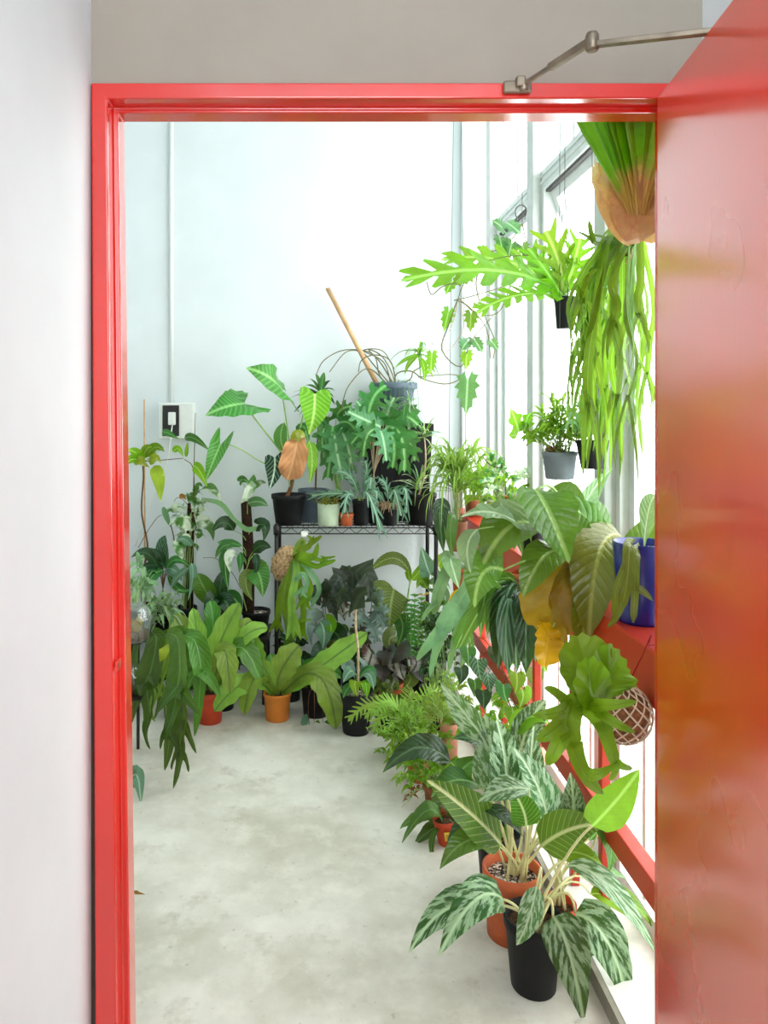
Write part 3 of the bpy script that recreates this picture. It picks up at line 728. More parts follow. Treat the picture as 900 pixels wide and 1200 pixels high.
# F: the ferny mass along the floor edge
p = Plant('potted_fern', 'pale lacy fern spreading over the floor in front of the tall-stemmed black pot', 478, 480 + 1350 / 3.35, 3.35)
p.pot(.11, .06, .045, 'black_pot')
for k in range(15):
    a = p.rnd.uniform(0, 2 * PI); L = p.rnd.uniform(.16, .26); b = p.base()
    t_ = b + V((math.cos(a) * L, math.sin(a) * L * .8, p.rnd.uniform(.0, .12))); m = (b + t_) / 2 + V((0, 0, .09))
    p.leaf('pinna', 'fernlight', .105, [b, m, t_], None, face=V((0, -.5, .85)), fold=.1, wave=.1, abs_=True, name='frond')
p = Plant('potted_foliage', 'bushy light green leafy plant spilling over the floor edge below the lacy fern', 492, 480 + 1350 / 3.12, 3.12)
p.pot(.09, .06, .045, 'terracotta', 'clay')
p.spray('lance', 'fresh', 300, (484, 872), (52, 34, .9), .046, .26, 34)
p.spray('lance', 'fernlight', 200, (470, 850), (44, 24, .9), .034, .2, 30, name='pale_sprigs')
p = Plant('potted_foliage', 'fine pale green trailing plant between the bushy plant and the labelled orange pot', 512, 480 + 1350 / 2.9, 2.9)
p.pot(.09, .055, .042, 'brownclay', 'clay')
p.spray('ovate', 'fresh', 170, (500, 900), (38, 36, .9), .036, .5, 28)
p.spray('lance', 'fernlight', 120, (490, 890), (36, 34, .9), .04, .2, 24, name='pale_sprigs')
p.spray('lance', 'dry', 30, (484, 938), (24, 12, .6), .03, .25, 12, name='dry_stems')
p = Plant('potted_foliage', 'olive leaved low plant beside the tall-stemmed black pot', 452, 480 + 1350 / 3.62, 3.62)
p.pot(.09, .05, .04, 'black_pot')
p.spray('ovate', 'quiltolive', 90, (452, 826), (26, 20, .8), .05, .6, 16)
p = Plant('potted_fern', 'feathery fern in the pink clay pot among the light green plants', 527, 480 + 1350 / 3.2, 3.2)
p.pot(.2, .04, .03, 'pinkclay', 'clay')
p.spray('lance', 'fernlight', 130, (522, 826), (30, 22, .9), .035, .28, 18)
p = Plant('potted_foliage', 'dark green bushy herb against the ledge behind the pink clay pot', 520, 480 + 1350 / 3.62, 3.62)
p.pot(.12, .07, .05, 'black_pot')
p.spray('ovate', 'deep', 150, (514, 762), (30, 46, .9), .045, .5, 20)
p.spray('lance', 'fernlight', 60, (520, 800), (28, 16, .9), .04, .3, 14)
p = Plant('potted_foliage', 'bright narrow leaved plant on the ledge behind the large mottled leaves', 560, 480 + 1350 / 2.8, 2.8)
p.loc = W(609, 480 + (EYE - .046) * 900 / 3.0, 3.0); p.o.location = p.loc; p.top = p.loc.copy(); p.Y = 3.0
p.pot(.14, .06, .05, 'black_pot')
p.spray('lance', 'fresh', 90, (566, 850), (34, 34, .6), .06, .3, 16)
p = Plant('trailing_peperomia', 'plant with small round yellow-green leaves below the drooping dark fronds', 622, 480 + (EYE - .046) * 900 / 2.9, 2.9)
p.pot(.2, .06, .05, 'pinkclay', 'clay')
for (x, y, d, w, m_) in ((605, 800, -.1, 22, 'lime'), (596, 772, -.05, 20, 'alolime'), (560, 784, -.1, 22, 'ribdark'), (548, 770, 0, 20, 'phil'), (572, 800, -.05, 20, 'ribdark'), (590, 812, -.1, 20, 'phil'), (626, 796, -.05, 22, 'quiltolive'), (612, 818, -.08, 20, 'alolime'), (556, 806, 0, 18, 'phil'), (580, 770, .02, 18, 'deep'), (636, 778, 0, 18, 'alolime'), (566, 820, -.06, 20, 'deep'), (540, 792, .05, 18, 'deep'), (600, 840, -.1, 22, 'fresh')):
    p.leaf('heart', m_, w, [(x, y - w * .5, d), (x + 1, y, d - .02), (x + p.rnd.uniform(-5, 5), y + w * .6, d - .02)], [None, (lerp(x, 622, .4), y - 8, d)], 'brownstem', .0014, DN, .1, .06)
# G: moss ball in a net, hung from the rail
p = Plant('hanging_staghorn_fern', 'forked staghorn fern growing on a netted coir ball hung from the red rail', 727, 838, 1.7)
cc = W(729, 836, 1.7); rad = .062
mb = MB(); vs, fs = [], []
for i in range(17):
    for j in range(24):
        th, ph = PI * i / 16, 2 * PI * j / 24; d = V((math.sin(th) * math.cos(ph), math.sin(th) * math.sin(ph), math.cos(th)))
        vs.append(cc + d * rad * (.95 + .09 * mnoise.noise(d * 4)))
for i in range(16):
    for j in range(24): fs.append((i * 24 + j, i * 24 + (j + 1) % 24, (i + 1) * 24 + (j + 1) % 24, (i + 1) * 24 + j))
mb.add(vs, fs); p.build(mb, 'coir_ball', M.setdefault('brown_coir', simple('brown_coir', (150, 104, 72), .95, .1, 0, .35, 90, .9)))
mb = MB(); zt = .95
for s_ in (1, -1):
    for k in range(13):
        pts = []
        for i in range(19):
            th = .12 + (PI - .24) * i / 18; ph = 2 * PI * k / 13 + s_ * th * .95
            pts.append(cc + V((math.sin(th) * math.cos(ph), math.sin(th) * math.sin(ph), math.cos(th))) * rad * 1.035)
        mb.tube(pts, .0019, .0019, 4)
p.build(mb, 'net', 'jute')
mb = MB(); mb.tube([W(741, 792, 1.7), W(752, 770, 1.7), W(763, 744, 1.72)], .0013, .0013, 5); mb.tube([W(763, 744, 1.72), V((.745, 1.72, .972)), V((.79, 1.73, .9715))], .0013, .0013, 5); p.build(mb, 'string', 'redstring')
p.leaf('fan', 'stag', 66, [(703, 826, -.05), (690, 790, -.07), (676, 744, -.06)], None, face=V((-.1, -.95, .3)), fold=.25, wave=.13, name='shield_frond', cols=3, freq=5)
p.leaf('fan', 'stag', 62, [(706, 828, -.06), (712, 795, -.09), (728, 768, -.07)], None, face=V((.2, -.95, .3)), fold=.25, wave=.13, name='shield_frond', cols=3, freq=5)
p.leaf('fan', 'stag', 44, [(704, 830, -.05), (694, 810, -.1), (690, 770, -.12)], None, face=V((0, -.95, .3)), fold=.25, wave=.12, name='shield_frond', cols=3, freq=5)
H0 = (686, 826, -.08)
p.antler('stag', [([22, 24, 26, 18], (700, 828, -.05), H0, (700, 838, -.12), (712, 858, -.14)), ([18, 14, 10, 5], H0, (715, 826, -.13), (746, 822, -.14)), ([14, 12, 9, 4], (700, 834, -.11), (722, 848, -.15), (744, 858, -.15)), ([20, 16, 15, 10], (705, 845, -.13), (716, 880, -.14), (722, 896, -.13)), ([12, 9, 7, 4], (721, 892, -.13), (730, 898, -.14), (741, 900, -.13)), ([12, 8, 6, 4], (721, 892, -.13), (720, 905, -.14), (714, 914, -.13))], V((0, -.8, .5)), label='right forked frond')
p.antler('stag', [([24, 26, 26, 20], (698, 828, -.05), (674, 826, -.1), (666, 846, -.15), (672, 878, -.16)), ([20, 17, 15, 6], (672, 870, -.16), (684, 905, -.16), (707, 930, -.14)), ([14, 12, 8, 4], (690, 908, -.16), (704, 906, -.17), (720, 896, -.16)), ([18, 15, 11, 4], (672, 828, -.1), (650, 836, -.15), (624, 838, -.14)), ([20, 17, 13, 4], (666, 842, -.14), (645, 858, -.17), (629, 868, -.16)), ([20, 17, 13, 4], (664, 850, -.14), (650, 880, -.17), (640, 896, -.16)), ([14, 11, 9, 4], (666, 826, -.1), (652, 812, -.12), (638, 806, -.12))], V((0, -.85, .45)), label='left forked frond')
# ================================================================== plants on and over the guard rail
def railtop(x, X=.79): return 900 * X / (x - CX)
GRP[0] = 'plants standing or hooked on the red rail'
# H: the big broad-leaved staghorn
p = Plant('staghorn_fern', 'large broad staghorn fern on the red rail with mustard shield fronds', 694, 480 + .532 * 900 / 2.2, 2.2)
mb = MB(); c0 = p.loc + V((0, 0, .055)); vs, fs = [], []
for i in range(13):
    for j in range(20):
        th, ph = PI * i / 12, 2 * PI * j / 20; d = V((math.sin(th) * math.cos(ph), math.sin(th) * math.sin(ph), math.cos(th)))
        vs.append(c0 + V((d.x * .075, d.y * .07, d.z * .056)) * (1 + .12 * mnoise.noise(d * 3)))
for i in range(12):
    for j in range(20): fs.append((i * 20 + j, i * 20 + (j + 1) % 20, (i + 1) * 20 + (j + 1) % 20, (i + 1) * 20 + j))
mb.add(vs, fs); p.build(mb, 'moss_mound', 'moss')
b0 = (686, 668, -.05)
p.leaf('fan', 'mustard', 74, [(672, 655, -.06), (654, 690, -.13), (640, 742, -.12)], None, face=V((-.2, -.95, .1)), fold=.15, wave=.08, name='shield_frond', cols=3, label='mustard yellow shield frond')
p.leaf('fan', 'mustard', 56, [(676, 658, -.07), (672, 690, -.12), (668, 728, -.1)], None, face=V((0, -.95, .1)), fold=.15, wave=.08, name='shield_frond', cols=3, label='mustard yellow shield frond')
p.leaf('ovate', 'broad', 64, [(628, 574, -.16), (646, 606, -.24), (667, 660, -.25)], [(684, 660, -.03), (668, 600, -.08), (645, 570, -.12)], 'stalk', .004, V((.2, -.9, .4)), .3, .12, 'frond', 4)
p.leaf('ellip', 'broad', 40, [(668, 655, -.05), (690, 615, -.1), (640, 578, -.08)], None, face=V((.1, -.8, .6)), fold=.3, wave=.12, name='frond', cols=3)
p.leaf('ovate', 'nestdark', 40, [(676, 600, .0), (690, 625, -.08), (692, 668, -.08)], [(690, 660, 0)], 'stalk', .004, V((.3, -.9, .2)), .3, .1, 'frond', 3)
p.leaf('ellip', 'broad', 66, [(656, 650, -.08), (612, 612, -.2), (566, 662, -.28)], None, face=V((-.1, -.55, .8)), fold=.28, wave=.05, name='frond', cols=3)
p.leaf('obov', 'broad', 52, [(680, 660, -.04), (660, 596, -.06), (645, 572, -.04)], None, face=V((0, -.9, .4)), fold=.2, wave=.06, name='frond', cols=3)
p.leaf('lance', 'broad', 38, [(668, 656, -.08), (676, 625, -.14), (658, 590, -.14)], None, face=V((.3, -.9, .3)), fold=.25, wave=.05, name='frond', cols=3)
p.leaf('ellip', 'olive', 56, [(728, 628, -.06), (702, 650, -.18), (690, 748, -.2)], None, face=V((-.35, -.85, .4)), fold=.2, wave=.05, name='frond', cols=3, label='olive ribbed frond')
p.leaf('ellip', 'olive', 44, [(700, 655, -.08), (690, 700, -.15), (680, 760, -.14)], None, face=V((.2, -.95, .2)), fold=.2, wave=.05, name='frond', cols=3, label='olive ribbed frond')
p.leaf('ellip', 'broad', 42, [(664, 652, -.06), (640, 650, -.2), (612, 700, -.24)], None, face=V((-.4, -.8, .4)), fold=.2, wave=.05, name='frond', cols=3)
p.leaf('ovate', 'broad', 46, [(590, 668, -.24), (566, 672, -.28), (556, 712, -.28)], [(640, 655, -.16)], 'stalk', .003, V((-.3, -.9, .2)), .15, .08, 'frond', 3)
p.leaf('lobed3', 'broadpale', 40, [(608, 614, -.2), (574, 600, -.26), (540, 606, -.28)], [(650, 640, -.14)], 'stalk', .003, V((0, -.5, .9)), .15, .08, 'frond', 3)
p.leaf('lance', 'broadpale', 24, [(560, 620, -.24), (548, 640, -.28), (552, 672, -.3)], [(610, 628, -.2)], 'stalk', .003, V((-.5, -.8, .2)), .15, .05, 'frond')
p.leaf('obov', 'broadpale', 34, [(690, 650, .02), (700, 620, .04), (690, 580, .06)], None, face=V((.1, -.9, .4)), fold=.2, wave=.06, name='frond')
p.leaf('lance', 'broadpale', 26, [(672, 640, .02), (686, 590, .05), (718, 548, .06)], None, face=V((.3, -.8, .4)), fold=.2, name='frond')
p.leaf('ellip', 'broad', 40, [(744, 650, -.05), (752, 640, -.12), (772, 600, -.1)], [(716, 668, -.06)], 'stalk', .003, V((-.2, -.9, .3)), .2, .05, 'frond', 3)
p.leaf('ellip', 'broadpale', 30, [(742, 632, -.04), (750, 655, -.1), (762, 680, -.1)], [(716, 668, -.06)], 'stalk', .003, V((-.2, -.9, .3)), .2, .05, 'frond', 3)
p.leaf('wavy', 'yellow', 30, [(634, 728, -.12), (642, 748, -.18), (638, 782, -.17)], [(652, 712, -.12)], 'stalk', .003, V((.2, -.95, .1)), .2, .25, 'frond', 3, label='wilting yellow frond')
p.leaf('ovate', 'mustard', 20, [(648, 735, -.14), (655, 752, -.18), (648, 770, -.16)], [(655, 715, -.12)], 'stalk', .003, DN, .2, .2, 'frond')
p.leaf('fan', 'dry', 26, [(672, 668, -.08), (678, 655, -.12), (690, 660, -.12)], None, face=DN, name='shield_frond')
# I: blue pot
p = Plant('potted_staghorn_fern', 'cobalt blue pot on the red rail beside the door with thin olive fronds', 752, 480 + .532 * 900 / 1.93, 1.93)
p.pot(.2, .07, .055, 'blue_pot', 'plain')
fb = (742, 640, -.03)
for br in ([(14, 15, 12, 9), (742, 640, -.03), (738, 640, -.1), (735, 680, -.12), (728, 716, -.11)], [(10, 9, 6, 3), (730, 700, -.11), (722, 722, -.12), (712, 735, -.11)], [(12, 12, 9, 7), (750, 640, -.04), (744, 650, -.1), (744, 690, -.12), (742, 730, -.1)], [(10, 9, 7, 3), (744, 690, -.12), (752, 692, -.12), (765, 704, -.11)], [(9, 8, 7, 7), (742, 640, -.04), (736, 655, -.1), (722, 690, -.13), (720, 725, -.12)]):
    p.antler('olive', [tuple(br)], V((-.3, -.9, .2)))
p.leaf('obov', 'broadpale', 26, [(755, 640, -.02), (760, 600, -.04), (768, 580, -.04)], None, face=DN, name='frond')
# S: pale antler fern in terracotta pot hung on the rail further back, R1
def hookpot(name, label, x, y, Y, h, rt, rb, mat, kind='clay'):
    q = Plant(name, label, x, y, Y); q.pot(h, rt, rb, mat, kind)
    mb = MB(); c = q.loc + V((0, 0, h * .8))
    mb.tube([c + V((rt * 1.03 * math.cos(a), rt * 1.03 * math.sin(a), 0)) for a in [2 * PI * i / 20 for i in range(21)]], .0022, .0022, 5)
    mb.tube([c + V((rt, 0, 0)), c + V((.752 - c.x - .012, 0, .02)), V((.738, c.y, .975)), V((.80, c.y, .974)), V((.846, c.y, .972))], .0022, .0022, 5)
    q.build(mb, 'rail_hook', 'wire'); return q
p = hookpot('potted_staghorn_fern', 'pale blue-green antler fern in terracotta pot hooked to the far red rail', 541, 694, 3.45, .115, .05, .036, 'terracotta')
p.antler('stagblue', [([10, 17, 22, 18], (548, 668, -.03), (548, 690, -.12), (530, 718, -.16), (515, 742, -.17)), ([16, 12, 8, 3], (518, 738, -.17), (500, 758, -.18), (488, 774, -.17)), ([14, 10, 7, 3], (522, 732, -.17), (510, 765, -.18), (504, 794, -.17))])
p.antler('stagblue', [([10, 13, 15, 11], (552, 670, -.02), (556, 690, -.1), (545, 725, -.14), (532, 752, -.15)), ([9, 8, 6, 3], (534, 748, -.15), (530, 765, -.16), (526, 786, -.16)), ([9, 8, 6, 3], (540, 735, -.15), (544, 760, -.16), (540, 786, -.15))])
p.antler('stagblue', [([8, 12, 14, 9], (545, 668, 0), (530, 660, -.06), (515, 690, -.1), (508, 720, -.1)), ([8, 6, 5, 3], (512, 705, -.1), (502, 715, -.11), (494, 728, -.1))])
p.leaf('lance', 'yellow', 14, [(540, 690, -.1), (532, 706, -.12), (519, 732, -.12)], None, name='frond', label='yellowing frond')
p.antler('broad', [([9, 13, 18, 14], (550, 672, -.02), (558, 700, -.12), (548, 730, -.18), (534, 760, -.2)), ([10, 9, 6, 3], (545, 735, -.18), (552, 755, -.19), (550, 775, -.19))])
p.leaf('ellip', 'broadpale', 24, [(535, 668, -.03), (528, 655, -.1), (538, 690, -.14)], None, name='frond')
# T: dark spatulate fronds from a hooked pot
p = hookpot('potted_staghorn_fern', 'dark ribbed spatula fronds drooping from a terracotta pot hooked to the rail', 614, 704, 2.72, .1, .05, .036, 'terracotta')
for (pts, w, m_) in (([(608, 690, -.04), (604, 705, -.14), (606, 788, -.16)], 32, 'ribdark'), ([(604, 690, -.05), (592, 702, -.14), (584, 785, -.15)], 30, 'deep'), ([(612, 690, -.06), (622, 712, -.16), (628, 776, -.16)], 30, 'ribdark'), ([(606, 690, -.05), (594, 715, -.17), (596, 790, -.18)], 24, 'ribdark'), ([(610, 690, -.07), (616, 710, -.18), (616, 790, -.2)], 28, 'deep'), ([(603, 690, -.04), (588, 690, -.12), (570, 745, -.12)], 20, 'nestdark'), ([(602, 690, -.02), (575, 680, -.1), (563, 748, -.1)], 16, 'broad'), ([(605, 690, -.02), (584, 684, -.1), (538, 760, -.1)], 22, 'broad')):
    p.leaf('obov', m_, w, pts, None, face=DN, fold=.18, wave=.05, name='frond', cols=3)
# small plants standing on the far part of the rail
def onrail(name, label, x, h, rt, rb, mat, kind='nursery', X=.792):
    Y = 900 * X / (x - CX); q = Plant(name, label, x, 480 + .532 * 900 / Y, Y); q.pot(h, rt, rb, mat, kind); return q
p = onrail('potted_dracaena', 'spiky bright green rosette plant on the far end of the red rail', 556, .1, .05, .04, 'brownclay')
for k in range(34):
    a = p.rnd.uniform(0, 2 * PI); L = p.rnd.uniform(.14, .24); e = p.rnd.uniform(.15, 1.2); b = p.top + V((0, 0, p.rnd.uniform(0, .07)))
    t_ = b + V((math.cos(a) * math.cos(e), math.sin(a) * math.cos(e), math.sin(e))) * L; m = (b + t_) / 2 + V((0, 0, .03))
    p.leaf('grass', 'fresh', .018, [b, m, t_], None, face=UPF, fold=.4, abs_=True)
p = onrail('potted_herb', 'small-leaved cream-edged plant with a brown root clod on the red rail', 592, .12, .055, .042, 'brownclay', 'clay')
p.spray('ellip', 'varieg', 170, (588, 566), (38, 34, .8), .035, .6, 22)
p.spray('lance', 'lime', 110, (580, 575), (42, 28, .8), .06, .2, 18, name='bright_foliage')
p.spray('lance', 'dry', 30, (602, 592, -.08), (14, 12, .6), .03, .5, 10, name='dry_leaves')
p.stem([None, (590, 555, 0), (575, 545, 0), (566, 536, 0)], .004, .003, 'vine')
p = onrail('potted_herb', 'leafy green plant on the red rail between the cream-edged plant and the big staghorn', 626, .11, .055, .042, 'black_pot')
p.spray('ovate', 'broad', 70, (612, 612), (30, 26, .8), .06, .5, 14)
GRP[0] = 'plants hanging by the window wall'
# W8: hanging light grassy plant in a narrow brown pot
p = Plant('hanging_grassy_plant', 'light green drooping grassy plant in a narrow brown pot hanging before the corner', 536, 645, 3.4)
p.pot(.13, .045, .035, 'brownclay', 'plain')
for s_ in (-1, 1): p.cord(536 + s_ * 11, 612, 0, 536 + s_ * 2, 480 - 2.0 * 900 / 3.4, 0)
p.stem([None, (536, 585, 0), (535, 555, 0)], .006, .004, 'tanstem')
for k in range(80):
    a = p.rnd.uniform(0, 2 * PI); L = p.rnd.uniform(.13, .25); b = p.w((536 + p.rnd.uniform(-4, 4), p.rnd.uniform(545, 580), 0)); e = p.rnd.uniform(-.2, 1.1)
    o_ = V((math.cos(a) * math.cos(e), math.sin(a) * math.cos(e), math.sin(e))) * L * .62; t_ = b + o_ * 1.35 - V((0, 0, L * p.rnd.uniform(.3, .9)))
    p.leaf('grass', 'grassy', .013, [b, b + o_, t_], None, face=UPF, fold=.3, abs_=True)
p.spray('grass', 'grassy', 120, (540, 560), (34, 34, .9), .12, .1, 16, down=.5)
p.leaf('ellip', 'deep', 18, [(528, 600, -.06), (516, 596, -.1), (520, 648, -.1)], [None], 'stalk', .002, DN, .2)
p.leaf('ellip', 'dkfrond', 16, [(534, 604, -.06), (528, 615, -.1), (530, 652, -.1)], [None], 'stalk', .002, DN, .2)
GRP[0] = 'plants hanging by the window wall'
# N: grey hanging pot
def hang(q, dx=16, top=None, n=3):
    yt = 480 - (3.5 - EYE) * 900 / q.Y; mb = MB(); c = q.loc + V((0, 0, q.h)); H_ = q.w((0, yt, 0)).z
    knot = V((c.x, c.y, min(c.z + .35, H_ - .05)))
    for i in range(n):
        a = 2 * PI * i / n + .5; mb.tube([c + V((q.rt * math.cos(a), q.rt * math.sin(a), -.004)), knot], .0011, .0011, 5)
    mb.tube([knot, V((c.x, c.y, H_))], .0011, .0011, 5); q.build(mb, 'hanger', 'wire')
p = Plant('hanging_pot_plant', 'grey hanging pot with bright yellow-green leaves in front of the window column', 656, 561, 2.4)
p.pot(.085, .054, .043, 'grey_pot', 'nursery'); hang(p)
p.spray('lance', 'lime', 230, (662, 500), (36, 28, .9), .062, .17, 26)
p.spray('lance', 'fresh', 60, (668, 496), (34, 26, .9), .05, .22, 14, name='inner_foliage')
p.spray('lance', 'fresh', 30, (622, 512), (24, 12, .6), .055, .28, 8, name='side_foliage')
p.leaf('lobed3', 'lime', 32, [(608, 506, 0), (604, 492, -.03), (598, 478, -.03)], [None, (630, 515, 0)], 'stalk', .0018, DN, .1)
p.leaf('lobed3', 'fresh', 22, [(616, 500, 0), (618, 490, -.03), (622, 484, -.03)], [None, (630, 512, 0)], 'stalk', .0018, DN, .1)
p.spray('lance', 'dry', 24, (640, 527), (10, 5, .6), .03, .5, 8, name='dry_leaves')
# O: dark round hanging pot behind
p = Plant('hanging_pot_plant', 'dark round hanging pot half hidden behind the long drooping fronds', 694, 549, 2.3)
p.pot(.085, .048, .032, 'black_pot', 'plain'); hang(p)
p.spray('lance', 'stagblue', 30, (690, 500), (22, 26, .8), .09, .16, 10, down=.5)
# J: big hanging staghorn at the top right
p = Plant('hanging_staghorn_fern', 'large staghorn fern with tall strap fronds and brown base hanging at the top right', 748, 275, 1.8)
p.rt, p.h = .03, .03
c0 = W(752, 246, 1.83); mb = MB(); vs, fs = [], []
for i in range(13):
    for j in range(20):
        th, ph = PI * i / 12, 2 * PI * j / 20; d = V((math.sin(th) * math.cos(ph), math.sin(th) * math.sin(ph), math.cos(th)))
        vs.append(c0 + V((d.x * .07, d.y * .07, d.z * .062 - .0)) * (1 + .15 * mnoise.noise(d * 3)))
for i in range(12):
    for j in range(20): fs.append((i * 20 + j, i * 20 + (j + 1) % 20, (i + 1) * 20 + (j + 1) % 20, (i + 1) * 20 + j))
mb.add(vs, fs); p.build(mb, 'root_ball', 'coir')
for (bx_, tx, ty, w, d) in ((740, 714, 206, 54, -.06), (750, 748, 212, 60, -.075), (758, 778, 210, 54, -.06), (744, 700, 190, 40, -.03)):
    p.leaf('fan', 'tanshield', w, [(bx_, 284, -.04), ((bx_ + tx) / 2 - 2, 250, d - .02), (tx, ty, d)], None, face=V(((735 - tx) * .012, -.9, .0)), fold=.3, wave=.05, name='dry_shield_frond', cols=3, label='tan dried shield frond')
for (tx, ty, w, d) in ((662, 118, 30, -.1), (676, 96, 32, -.15), (690, 76, 32, -.18), (706, 62, 34, -.2), (722, 54, 34, -.21), (738, 60, 34, -.21), (754, 62, 34, -.2), (770, 70, 32, -.18), (788, 84, 32, -.15), (806, 120, 30, -.1), (700, 110, 32, .05), (728, 80, 34, .08), (756, 84, 34, .1), (786, 110, 32, .08), (680, 128, 28, .02)):
    p.leaf('obov', 'stagbig', w, [(748 + (tx - 735) * .16, 252, -.1 if d < 0 else .03), (lerp(748 + (tx - 735) * .16, tx, .45), lerp(252, ty, .5), d * .9 - .02), (tx, ty, d)], None, face=V(((735 - tx) * .006, -.9, .2)), fold=.5, wave=.03, name='shield_frond', cols=3)
mb = MB(); mb.tube([c0, V((c0.x, c0.y, 3.5))], .0014, .0014, 5); p.build(mb, 'hanger', 'wire')
# K: the long light-green curtain of antler fronds
p = Plant('hanging_staghorn_fern', 'long curtain of narrow light green antler fronds hanging beside the door', 738, 300, 1.98)
mb = MB(); q0 = p.w((738, 294, 0)); mb.lathe(q0 - V((0, 0, .03)), [(.012, 0), (.034, .012), (.045, .035), (.036, .058), (.014, .07)], 18); p.build(mb, 'root_ball', 'coir')
mb = MB(); mb.tube([q0, V((q0.x, q0.y, 3.5))], .0013, .0013, 5); p.build(mb, 'hanger', 'wire')
rr = p.rnd
for k in range(50):
    x0, y0 = 738 + rr.uniform(-12, 12), 290 + rr.uniform(-8, 8); xt = rr.choice((680, 690, 700, 714, 726, 736, 748, 760)) + rr.uniform(-8, 6); yt = rr.uniform(340, 590) if k > 9 else rr.uniform(540, 622)
    if abs(xt - 722) > 30: yt = min(yt, 530)
    d = rr.uniform(-.2, .16); w = rr.uniform(6, 10.5); xs = lerp(x0, xt, .5)
    path = [(x0, y0, 0), (xs, 280 + rr.uniform(-10, 30), d * .6), (xt + rr.uniform(-6, 6), lerp(300, yt, .25), d)]
    for q in (.45, .62): path.append((xt + rr.uniform(-9, 9), lerp(300, yt, q), d + rr.uniform(-.04, .04)))
    bx_, by_ = path[-1][0], path[-1][1]
    br = [([w * .6, w * .9, w, w * 1.1, w * .8], *path)]
    for s_ in (-1, 1):
        l = rr.uniform(.6, 1.05); dx = s_ * rr.uniform(4, 16)
        br.append(([w * .7, w * .7, w * .45, 1.5], (bx_, by_ - 6, path[-1][2]), (bx_ + dx * .8, lerp(by_, yt, .45 * l), d + rr.uniform(-.04, .04)), (bx_ + dx * rr.uniform(.3, 1.3), lerp(by_, yt, l), d + rr.uniform(-.04, .04))))
    if k % 2: br.append(([w * .5, w * .5, 1.5], path[2], (path[2][0] + rr.choice((-1, 1)) * 10, path[2][1] + 26, d), (path[2][0] + rr.choice((-1, 1)) * rr.uniform(6, 14), path[2][1] + 60, d)))
    p.antler(('stag', 'lime', 'fresh', 'nest')[k % 4], br, V((rr.uniform(-1.4, 1.4), -.7, .2)), fold=.25, wave=.25)
p.antler('stag', [([8, 10, 9, 7], (738, 292, 0), (715, 288, -.05), (700, 286, -.06), (692, 282, -.06)), ([7, 6, 5, 2], (695, 283, -.06), (686, 276, -.06), (677, 272, -.06)), ([7, 6, 5, 2], (695, 283, -.06), (692, 270, -.06), (690, 258, -.06))])
p.antler('stag', [([7, 8, 7, 5], (738, 290, .02), (725, 278, -.02), (712, 280, -.03), (700, 290, -.03)), ([6, 5, 4, 2], (712, 280, -.03), (698, 276, -.03), (688, 278, -.03))])
p.leaf('ellip', 'nestdark', 14, [(742, 292, 0), (720, 285, -.06), (702, 296, -.06)], None, name='frond')
# L: hanging black pot with the long pinnate frond
p = Plant('hanging_fern', 'long pinnate fern in the small black pot hanging below the open sash', 662, 385, 2.45)
p.pot(.1, .034, .026, 'black_pot', 'nursery'); hang(p)
p.leaf('pinnabroad', 'fresh', 66, [(668, 352, 0), (590, 318, -.08), (474, 328, -.1)], [None], 'stalk', .0025, V((0, -.75, .65)), .1, .08, 'frond', 2)
p.leaf('pinnabroad', 'fresh', 50, [(664, 350, .02), (600, 308, .1), (520, 304, .16)], [None], 'stalk', .0025, V((0, -.75, .65)), .1, .08, 'frond', 2)
p.leaf('pinnabroad', 'fresh', 46, [(664, 350, -.02), (612, 345, -.1), (560, 366, -.12)], [None], 'stalk', .0025, V((0, -.6, .8)), .1, .08, 'frond', 2)
p.leaf('jag', 'lime', 46, [(660, 345, 0), (656, 310, -.05), (640, 272, -.05)], [None], 'stalk', .002, V((0, -.9, .3)), .15, .1, 'frond', 2)
p.leaf('jag', 'lime', 40, [(662, 345, 0), (672, 312, -.05), (680, 280, -.04)], [None], 'stalk', .002, V((0, -.9, .3)), .15, .1, 'frond', 2)
p.leaf('jag', 'fresh', 40, [(658, 346, 0), (640, 318, -.06), (620, 292, -.05)], [None], 'stalk', .002, V((0, -.9, .3)), .15, .1, 'frond', 2)
p.spray('lance', 'lime', 60, (662, 318), (26, 26, .8), .05, .25, 12)
p.stem([None, (640, 305, -.05), (600, 300, -.05), (570, 306, -.05)], .002, .0012, 'vine')
# M: lobed-leaf vine wired to the glazing
p = Plant('hanging_vine', 'tangled vine with small lobed leaves hanging from a wire hook by the corner', 612, 262, 2.9)
mb = MB(); mb.tube([W(612, 262, 2.9), W(612, 480 - 2 * 900 / 2.9, 2.9)], .0012, .0012, 5)
mb.tube(sm([W(606, 258, 2.9), W(604, 246, 2.9), W(611, 240, 2.9), W(617, 246, 2.9), W(615, 258, 2.9)], 14), .0022, .0022, 5); p.build(mb, 'hook', 'wire')
vt = [[(612, 262, 0), (596, 285, 0), (570, 300, -.05), (545, 330, -.08), (536, 352, -.1)], [(612, 262, 0), (618, 300, 0), (600, 330, -.05), (560, 345, -.08), (532, 352, -.1)], [(536, 352, -.1), (526, 380, -.1), (518, 410, -.08), (540, 430, -.05), (552, 400, -.05), (578, 370, 0)], [(600, 330, -.05), (585, 365, 0), (560, 368, -.02), (538, 350, -.1)], [(570, 300, -.05), (558, 330, -.05), (566, 365, 0), (580, 400, 0), (578, 420, 0)], [(536, 352, -.1), (550, 360, -.05), (570, 385, -.02), (575, 420, 0)], [(545, 330, -.08), (520, 335, -.1), (506, 345, -.1), (500, 330, -.1)]]
for v_ in vt: p.stem(v_, .0026, .0018, 'vine', 'stem', 5, 20)
